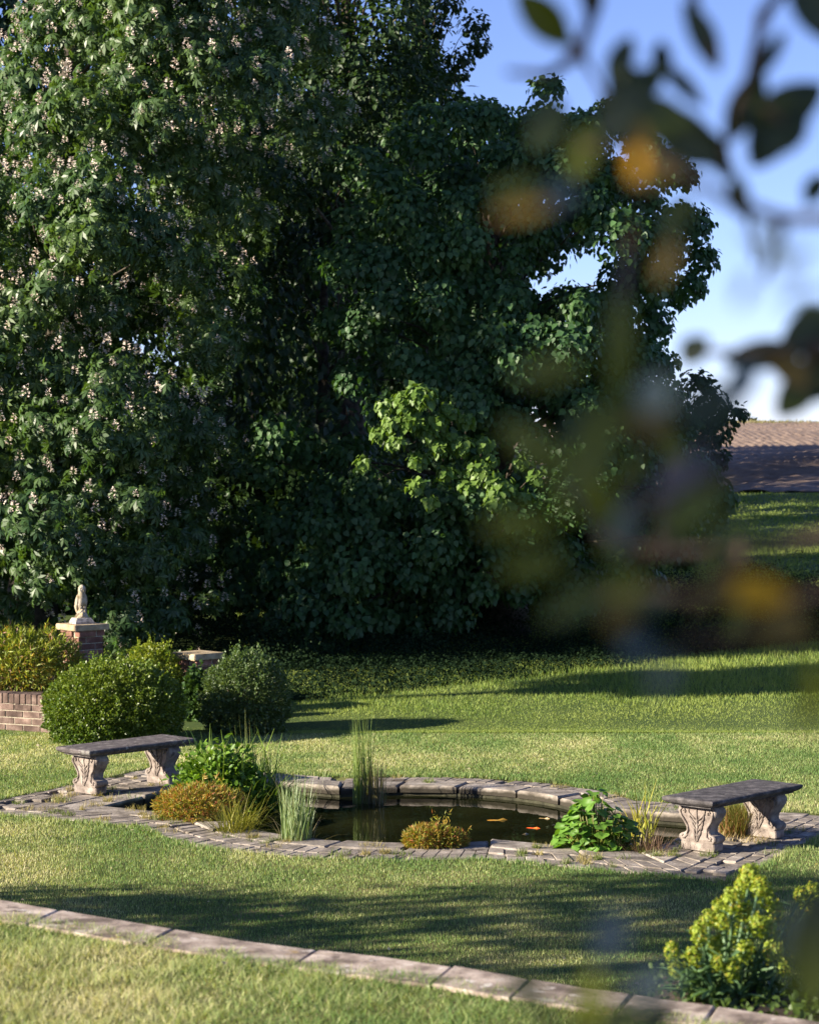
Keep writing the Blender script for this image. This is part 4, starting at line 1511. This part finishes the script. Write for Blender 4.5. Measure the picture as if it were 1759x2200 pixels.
q = G(1385, 1800, 0)
root = empty('yellow_iris', (q.x, q.y + .25, WZ), 0, 'few yellowing iris blades standing behind the dry brown grass', 'plant')
blade_clump(root, 'blades', (q.x, q.y + .25, WZ), 26, .12, (.35, .62), (.05, .5), (0, .9), (.010, .017), ((.20, .24, .03), (.42, .36, .05)))
q = G(1390, 1832, 0)
root = empty('dry_grass_clump', (q.x + .02, q.y + .12, -.12), 0, 'dead brown grass tuft at the water edge in front of the dark-seated bench', 'plant')
blade_clump(root, 'blades', (q.x + .02, q.y + .12, -.12), 420, .13, (.18, .34), (.1, .9), (0, 1.2), (.004, .007), ((.10, .06, .04), (.24, .16, .11)))
q = G(1580, 1795, 0)
root = empty('ornamental_grass', (q.x, q.y + .05, -.005), 0, 'rusty green ornamental grass growing between the legs of the dark-seated bench', 'plant')
blade_clump(root, 'blades', (q.x, q.y + .05, -.005), 620, .12, (.20, .36), (.0, .55), (0, .9), (.004, .007), ((.10, .13, .02), (.22, .20, .05)))
blade_clump(root, 'brown_blades', (q.x - .02, q.y + .02, -.005), 160, .12, (.18, .32), (.1, .6), (0, .9), (.004, .007), ((.20, .09, .04), (.30, .17, .07)))
blade_clump(root, 'straw', (q.x + .02, q.y - .12, -.005), 260, .26, (.04, .10), (.3, 1.2), (0, .7), (.003, .006), ((.30, .23, .10), (.45, .36, .18)))

# tufts in the paving joints
WL = 'small grassy weed tuft growing in the joints of the pond paving'
for i in range(90):
    while True:
        a, p = random.uniform(-3.4, 3.4), random.uniform(-2.1, 2.1)
        x, y = W2(a, p).x, W2(a, p).y
        if in_paving(x, y, .03) and not in_pond(x, y, .05) and (p < .2 or random.random() < .35): break
    dry = random.random()
    root = empty('weed_tuft', (x, y, .0), 0, WL, 'weed', 'weed tufts in the pond paving')
    blade_clump(root, 'blades', (x, y, -.004), random.randint(30, 110), random.uniform(.03, .11), (.02, .07), (.1, 1.1), (0, .8), (.003, .006),
                ((.08, .12, .02), (.17, .21, .04)) if dry < .5 else ((.22, .20, .06), (.38, .31, .13)), segs=2)

# ------------------------------------------------------------------ koi
def fish(name, label, px, py, L, rz, cols, z):
    q = G(px, py, z)
    rings = []
    for k in range(11):
        t = k / 10
        wd = math.sin(min(1, t * 1.05 + .04) * math.pi) ** .7 * .11 * (1.15 - .6 * t) + .006
        rings.append((0, (t - .5) * L, 0, wd * L * 1.2, .0))
    V, Fc = [], []
    for cx, cy, cz, rx, _ in rings:
        for s in range(10):
            th = s / 10 * 6.283
            V.append(Vector((rx * math.cos(th) + .04 * L * math.sin(cy / L * 4), cy, rx * 1.05 * math.sin(th))))
    for i in range(10):
        for s in range(10):
            s2 = (s + 1) % 10
            Fc.append((i * 10 + s, i * 10 + s2, (i + 1) * 10 + s2, (i + 1) * 10 + s))
    Fc += [tuple(range(9, -1, -1)), tuple(100 + s for s in range(10))]
    m = stone_mat('koi_scales', [(.42, cols[0]), (.58, cols[1])], scale=11, rough=.25, bump=.05)
    root = empty(name, tuple(q), rz, label, 'fish')
    link('body', py_mesh('body', V, Fc, True), m, root)
    e = .5 * L
    x0 = .04 * L * math.sin(2)
    link('tail_fin', py_mesh('tail_fin', [(x0, e * .96, 0), (x0 - .02 * L, e * 1.36, .09 * L), (x0, e * 1.22, 0), (x0 + .02 * L, e * 1.36, -.09 * L), (x0 + .006, e * 1.0, .004)], [(0, 1, 2), (0, 2, 3), (4, 2, 1)]), m, root)
    link('dorsal_fin', py_mesh('dorsal_fin', [(0, -.15 * L, .10 * L), (0, .05 * L, .16 * L), (0, .2 * L, .09 * L), (.004, 0, .07 * L)], [(0, 1, 3), (1, 2, 3)]), m, root)
    for s in (-1, 1):
        link('side_fin', py_mesh('side_fin', [(s * .08 * L, -.22 * L, -.02), (s * .20 * L, -.10 * L, -.03), (s * .09 * L, -.13 * L, -.03)], [(0, 1, 2)]), m, root)


for px, py, L, rz, cols, dz, lab in ((1075, 1775, .44, R(-78), ((.45, .22, .03), (.55, .33, .06)), -.035, 'long golden koi gliding across the middle of the pond'),
                                     (1150, 1787, .26, R(-105), ((.75, .10, .02), (.80, .25, .05)), -.012, 'orange-red koi nosing up in front of the broad-leaved plant'),
                                     (1186, 1782, .28, R(-60), ((.65, .40, .15), (.75, .55, .30)), -.02, 'pale gold koi behind the orange-red koi'),
                                     (1125, 1806, .40, R(-70), ((.60, .38, .10), (.55, .50, .40)), -.035, 'pale koi near the front pond edge'),
                                     (1214, 1792, .24, R(-110), ((.70, .06, .03), (.75, .15, .05)), -.012, 'red koi half hidden by the broad-leaved plant'),
                                     (1172, 1768, .30, R(-115), ((.60, .50, .35), (.50, .32, .12)), -.02, 'slim whitish koi farthest back of the shoal')):
    fish('koi', lab, px, py, L, rz, cols, WATER_Z + dz - .017)

# ================================================================== SPURGE on the terrace edge
M_SPL = col_mat('spurge_leaf', (.07, .15, .055), (.15, .25, .11), rough=.45, trans=.25)
spl = []
for s in range(3):
    w_ = .085 + .015 * s
    spl.append(py_mesh('leaf', [(0, 0, 0), (w_ * .7, .35, .03), (w_, .65, .02), (0, 1, -.10), (-w_, .65, .02), (-w_ * .7, .35, .03)], [(0, 1, 2, 3), (0, 3, 4, 5)], True))
    spl[-1].materials.append(M_SPL)


def spurge_head(seed):
    r_ = np.random.default_rng(seed)
    n = 130
    d = unit(r_.normal(size=(n, 3)) + np.array([0, 0, .4]))
    pos = d * r_.uniform(.55, 1.0, (n, 1)) * np.array([.75, .75, 1.0])
    P_, A_, N_, C_, S_ = [], [], [], [], []
    for i in range(n):
        for k in range(3):
            P_.append(pos[i]); A_.append(np.cross(d[i], r_.normal(size=3)) + d[i] * .45); N_.append(d[i] + r_.normal(size=3) * .2)
            C_.append(np.array([.24, .31, .03]) * r_.uniform(.7, 1.35) if r_.random() > .12 else np.array([.40, .33, .04])); S_.append(r_.uniform(.17, .27))
    me = scatter('flower_head', HEART, np.array(P_), frames(np.array(A_), np.array(N_)), np.array(S_), np.array(C_))
    me.materials.append(M_LEAF)
    return me


heads = [spurge_head(s) for s in range(3)]
sb = G(1560, 2165, TZ - .06)
spurge = empty('spurge_plant', (sb.x, sb.y + .22, TZ - .08), 0, 'yellow-green flowering spurge growing over the stone coping at the terrace edge', 'plant')
base = Vector(spurge.location)
stem_bag = Bag()
tops = [(1610, 1885, .0, .050), (1570, 1935, -.05, .046), (1640, 1925, .05, .046), (1600, 1965, .0, .045), (1545, 1950, .06, .038), (1665, 1960, .1, .042), (1550, 1985, -.12, .036), (1500, 2005, -.14, .042), (1442, 2045, -.16, .036), (1490, 2055, -.2, .036), (1535, 2030, -.1, .036), (1650, 2000, -.05, .05),
        (1660, 2045, -.1, .046), (1570, 2085, -.2, .042), (1620, 2060, .1, .04), (1690, 2035, .1, .04), (1720, 1925, .15, .034), (1745, 1915, .2, .034), (1540, 2070, -.2, .03), (1680, 2075, -.12, .036), (1590, 1910, .05, .04), (1630, 1905, -.05, .04), (1585, 2010, .1, .042), (1625, 1990, -.1, .044), (1520, 1975, .0, .036), (1470, 2065, -.1, .03), (1600, 2045, -.15, .04), (1695, 1990, .1, .036), (1712, 2060, .0, .036), (1738, 2000, .15, .036), (1450, 2085, -.15, .03), (1735, 1950, .2, .034)]
for i, (x, y, dd, hs) in enumerate(tops):
    t = P(x, y, base.y + dd) - base
    b0 = Vector((t.x * .45 + random.uniform(-.03, .03), random.uniform(-.08, .1), 0))
    stem_bag.add(tube([b0, b0.lerp(t, .5) + Vector((0, 0, .04)), t], [.007, .006, .004], 6))
    o = link('flower_head', heads[i % 3], None, spurge)
    o.location = t
    hs *= 1.05
    o.scale = (hs, hs, hs)
    o.rotation_euler = (random.uniform(-.3, .3), random.uniform(-.3, .3), random.uniform(0, 6))
    for k in range(6):
        f = random.uniform(.25, .9)
        p = b0.lerp(t, f)
        l = link('leaf', spl[k % 3], None, spurge)
        s = random.uniform(.05, .095)
        l.location = p
        l.scale = (s, s, s)
        l.rotation_euler = (random.uniform(.1, .9), 0, random.uniform(0, 6.28))
for (x, y, dd) in ((1460, 2115, -.22), (1475, 2100, -.22), (1530, 2120, -.25), (1555, 2060, -.22), (1520, 2140, -.24), (1590, 2135, -.2), (1500, 2085, -.2)):
    t = P(x, y, base.y + dd) - base
    b0 = Vector((t.x * .6, t.y * .5, 0))
    stem_bag.add(tube([b0, b0.lerp(t, .5) + Vector((0, 0, .03)), t], [.006, .006, .004], 6))
    for k in range(13):
        f = random.uniform(.5, 1.0)
        l = link('leaf', spl[k % 3], None, spurge)
        s = random.uniform(.065, .105)
        l.location = b0.lerp(t, f)
        l.scale = (s, s, s)
        l.rotation_euler = (random.uniform(-.1, 1.0), random.uniform(-.3, .3), random.uniform(0, 6.28))
link('stems', stem_bag.mesh('stems'), M_SPL, spurge)
# low growth in the bed
n = 5200
x = rng.uniform(.75, 2.2, n)
y = wall_y(x) + rng.uniform(.02, 1.0, n)
z = (TZ - .10) * np.clip((x - .62) / .25, 0, 1) * np.clip((1.5 - (y - wall_y(x))) / .8, 0, 1) + rng.random(n) * .08
me = scatter('bed_weeds', OVAL, np.stack((x, y, z), 1), frames(rng.normal(size=(n, 3)), rng.normal(size=(n, 3)) * .6 + np.array([0, 0, 1])), rng.uniform(.015, .04, n), lerp((.03, .06, .015), (.10, .16, .03), rng.random(n)))
tag(link('bed_weeds', me, M_LEAF), 'low green weeds covering the soil beneath the spurge', 'weeds', kind='stuff')

# ================================================================== NEAR BRANCHES, out of focus
MG = {
    'dark': col_mat('laurel_leaf_dark', (.020, .030, .004), (.040, .054, .006), rough=.38, trans=.2),
    'olive': col_mat('laurel_leaf_olive', (.065, .082, .004), (.115, .125, .008), rough=.4, trans=.3),
    'brown': col_mat('laurel_leaf_brown', (.13, .085, .012), (.20, .13, .02), rough=.5, trans=.3),
    'orange': col_mat('laurel_leaf_orange', (.62, .30, .004), (.75, .40, .008), rough=.5, trans=.45),
    'pale': col_mat('laurel_leaf_sky_sheen', (.065, .095, .09), (.11, .14, .145), rough=.4, trans=.15),  # blue-grey of reflected sky put into the leaf colour
    'lilac': col_mat('laurel_leaf_lilac_sheen', (.10, .085, .10), (.15, .13, .155), rough=.4, trans=.15),  # lilac sky highlight put into the leaf colour
}


def laurel(wd, key):
    V, Fc = [], []
    m = 8
    for k in range(m + 1):
        t = k / m
        h = wd * .5 * math.sin(math.pi * min(1, t * .96 + .02)) ** .75
        zc = -.12 * t * t
        V += [(-h, t, zc + .22 * h), (0, t, zc), (h, t, zc + .22 * h)]
    for k in range(m):
        a_ = 3 * k
        Fc += [(a_, a_ + 1, a_ + 4, a_ + 3), (a_ + 1, a_ + 2, a_ + 5, a_ + 4)]
    me = py_mesh('leaf', V, Fc, True)
    me.materials.append(MG[key])
    return me


LM = {}


def near_branch(label, d, stems, leaves):
    """stems: pixel polylines; leaves: (x, y, length px, width px, direction deg anticlockwise from right, colour[, depth])"""
    s0 = P(stems[0][0][0], stems[0][0][1], d)
    root = empty('laurel_branch', tuple(s0), 0, label, 'branch', 'blurred branches close to the camera')
    for st in stems:
        bag = Bag()
        pts = [P(x, y, d + .06 * math.sin(i * 2.1)) - s0 for i, (x, y) in enumerate(st)]
        r0 = .0030 * d
        bag.add(tube(pts, [r0 * (1.2 - .8 * i / max(1, len(pts) - 1)) for i in range(len(pts))], 6))
        link('stem', bag.mesh('stem'), M_TWIG, root)
    for lf in leaves:
        x, y, L, wd, an, key = lf[:6]
        L, wd = (L * 1.1, wd * 1.3) if d > 1.3 else (L * .86, wd * .9)
        dd = lf[6] if len(lf) > 6 else d + random.uniform(-.06, .06)
        if d < 1.3 and dd < 1.15: dd *= .85
        k = (round(wd / L, 1), key)
        if k not in LM: LM[k] = laurel(max(.25, k[0]), key)
        o = link('leaf', LM[k], None, root)
        ln = L * dd / F
        a = R(an)
        axis = Vector((math.cos(a), random.uniform(-.25, .25), math.sin(a))).normalized()
        toward = Vector((random.uniform(-.3, .3), -1, random.uniform(.1, .6)))
        xx = axis.cross(toward).normalized()
        zz = xx.cross(axis).normalized()
        M = Matrix((xx, axis, zz)).transposed().to_4x4()
        c = P(x, y, dd) - s0 - axis * ln * .5
        o.matrix_local = Matrix.Translation(c) @ M @ Matrix.Diagonal((ln, ln, ln, 1))


near_branch('dark blurred leafy twigs hanging across the sky at the top corner', 1.45,
            [[(1760, -120), (1640, 30), (1610, 160), (1560, 300), (1545, 360)], [(1640, 30), (1600, 200), (1680, 260)], [(1260, -140), (1275, 20), (1245, 110), (1300, 210), (1370, 240)], [(1245, 110), (1215, 80)], [(1370, 240), (1460, 290), (1560, 350), (1600, 420), (1620, 560)], [(1475, -120), (1500, 60), (1545, 135)], [(1245, 110), (1180, 160), (1090, 155)]],
            [(1168, 40, 150, 62, -42, 'olive'), (1270, -5, 90, 40, -80, 'dark'), (1508, 75, 150, 46, -60, 'dark'), (1332, 130, 110, 46, 70, 'dark'), (1420, 128, 90, 40, 85, 'dark'), (1355, 205, 165, 90, 100, 'dark'), (1345, 250, 130, 80, 30, 'dark'), (1465, 285, 240, 74, -32, 'dark'),
             (1430, 255, 150, 60, -40, 'olive'), (1600, 225, 175, 55, 65, 'dark'), (1690, 235, 170, 90, 40, 'dark'), (1655, 290, 150, 70, 60, 'dark'), (1640, 235, 120, 60, 20, 'dark'), (1540, 330, 110, 46, -60, 'dark'), (1745, 20, 150, 80, -50, 'dark'), (1750, 405, 80, 40, 60, 'dark'), (1465, 180, 130, 32, -40, 'dark'), (1585, 420, 90, 40, -80, 'dark'), (1650, 120, 130, 30, 60, 'dark'), (1385, 180, 100, 60, 60, 'dark')])
near_branch('blurred olive and brown leaves in front of the lime tree top', 1.2,
            [[(1880, 470), (1680, 470), (1560, 430), (1400, 330), (1250, 310)], [(1400, 330), (1350, 520), (1330, 740)], [(1680, 470), (1640, 600)]],
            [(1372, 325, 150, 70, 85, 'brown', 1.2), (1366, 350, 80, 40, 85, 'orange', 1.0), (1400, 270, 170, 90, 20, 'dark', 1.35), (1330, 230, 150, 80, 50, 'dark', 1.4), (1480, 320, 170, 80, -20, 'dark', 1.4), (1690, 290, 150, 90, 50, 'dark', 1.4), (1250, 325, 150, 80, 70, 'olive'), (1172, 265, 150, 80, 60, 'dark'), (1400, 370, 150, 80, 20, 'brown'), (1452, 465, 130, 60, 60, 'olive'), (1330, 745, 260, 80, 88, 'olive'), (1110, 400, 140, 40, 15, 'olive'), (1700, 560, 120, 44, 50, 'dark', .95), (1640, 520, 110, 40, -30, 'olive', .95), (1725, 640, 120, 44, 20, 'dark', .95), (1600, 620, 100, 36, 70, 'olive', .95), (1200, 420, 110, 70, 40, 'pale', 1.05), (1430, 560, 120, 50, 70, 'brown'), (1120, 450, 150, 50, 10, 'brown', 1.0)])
near_branch('dark blurred leaves at the picture edge above the ploughed field', 1.5,
            [[(1900, 660), (1760, 740), (1650, 760), (1500, 755)], [(1760, 740), (1700, 850)]],
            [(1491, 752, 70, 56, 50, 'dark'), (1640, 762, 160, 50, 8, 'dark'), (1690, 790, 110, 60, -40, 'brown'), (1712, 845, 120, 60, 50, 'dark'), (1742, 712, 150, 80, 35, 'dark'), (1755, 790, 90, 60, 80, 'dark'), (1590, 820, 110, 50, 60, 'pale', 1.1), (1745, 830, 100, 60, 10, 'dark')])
near_branch('big blurred olive and pale leaves hanging in front of the lime tree', 1.05,
            [[(1900, 980), (1700, 1000), (1500, 1030), (1340, 1120), (1290, 1060), (1180, 960)], [(1340, 1120), (1400, 940), (1420, 860)], [(1340, 1120), (1380, 1240)]],
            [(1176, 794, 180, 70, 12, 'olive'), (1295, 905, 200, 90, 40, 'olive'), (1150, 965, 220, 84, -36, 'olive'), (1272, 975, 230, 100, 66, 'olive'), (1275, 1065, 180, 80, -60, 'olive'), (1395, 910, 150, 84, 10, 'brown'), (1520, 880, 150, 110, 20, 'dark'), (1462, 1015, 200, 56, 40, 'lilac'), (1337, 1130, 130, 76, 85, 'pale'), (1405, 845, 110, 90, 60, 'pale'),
             (1119, 1128, 210, 80, 5, 'olive'), (1493, 1093, 220, 84, 35, 'olive'), (1568, 1150, 140, 70, 40, 'olive'), (1145, 1216, 190, 70, 10, 'olive')])
near_branch('blurred orange and yellowed leaves hanging low over the shaded meadow', 1.0,
            [[(1900, 1240), (1700, 1290), (1500, 1280), (1350, 1270), (1200, 1320)], [(1700, 1290), (1680, 1360), (1450, 1380)]],
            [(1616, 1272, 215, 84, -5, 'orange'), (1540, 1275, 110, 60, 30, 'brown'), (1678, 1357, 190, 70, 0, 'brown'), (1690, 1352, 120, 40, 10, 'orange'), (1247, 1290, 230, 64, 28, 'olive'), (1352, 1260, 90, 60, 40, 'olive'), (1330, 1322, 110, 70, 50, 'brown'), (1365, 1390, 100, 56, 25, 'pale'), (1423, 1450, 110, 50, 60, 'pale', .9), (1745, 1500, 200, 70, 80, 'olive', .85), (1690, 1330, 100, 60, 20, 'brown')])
rl = random.Random(5)
near_branch('small blurred olive leaves thinly spread before the lime tree foot', 1.25,
            [[(1900, 1130), (1600, 1180), (1420, 1190), (1290, 1150), (1210, 1040)], [(1420, 1190), (1440, 960)], [(1600, 1180), (1480, 1330)]],
            [(x, y, rl.uniform(100, 150), rl.uniform(34, 50), rl.uniform(-70, 80), rl.choice(('olive', 'olive', 'dark'))) for x, y in ((1240, 910), (1360, 1005), (1440, 960), (1200, 1075), (1310, 1190), (1450, 1140), (1520, 1200), (1560, 1230), (1400, 1300), (1580, 1335))])
near_branch('dark blurred leaves poking up along the bottom edge by the spurge', 1.1,
            [[(1300, 2420), (1290, 2250), (1270, 2120)], [(1800, 2380), (1750, 2200), (1745, 2000)], [(1300, 2420), (1180, 2220), (1110, 2090)]],
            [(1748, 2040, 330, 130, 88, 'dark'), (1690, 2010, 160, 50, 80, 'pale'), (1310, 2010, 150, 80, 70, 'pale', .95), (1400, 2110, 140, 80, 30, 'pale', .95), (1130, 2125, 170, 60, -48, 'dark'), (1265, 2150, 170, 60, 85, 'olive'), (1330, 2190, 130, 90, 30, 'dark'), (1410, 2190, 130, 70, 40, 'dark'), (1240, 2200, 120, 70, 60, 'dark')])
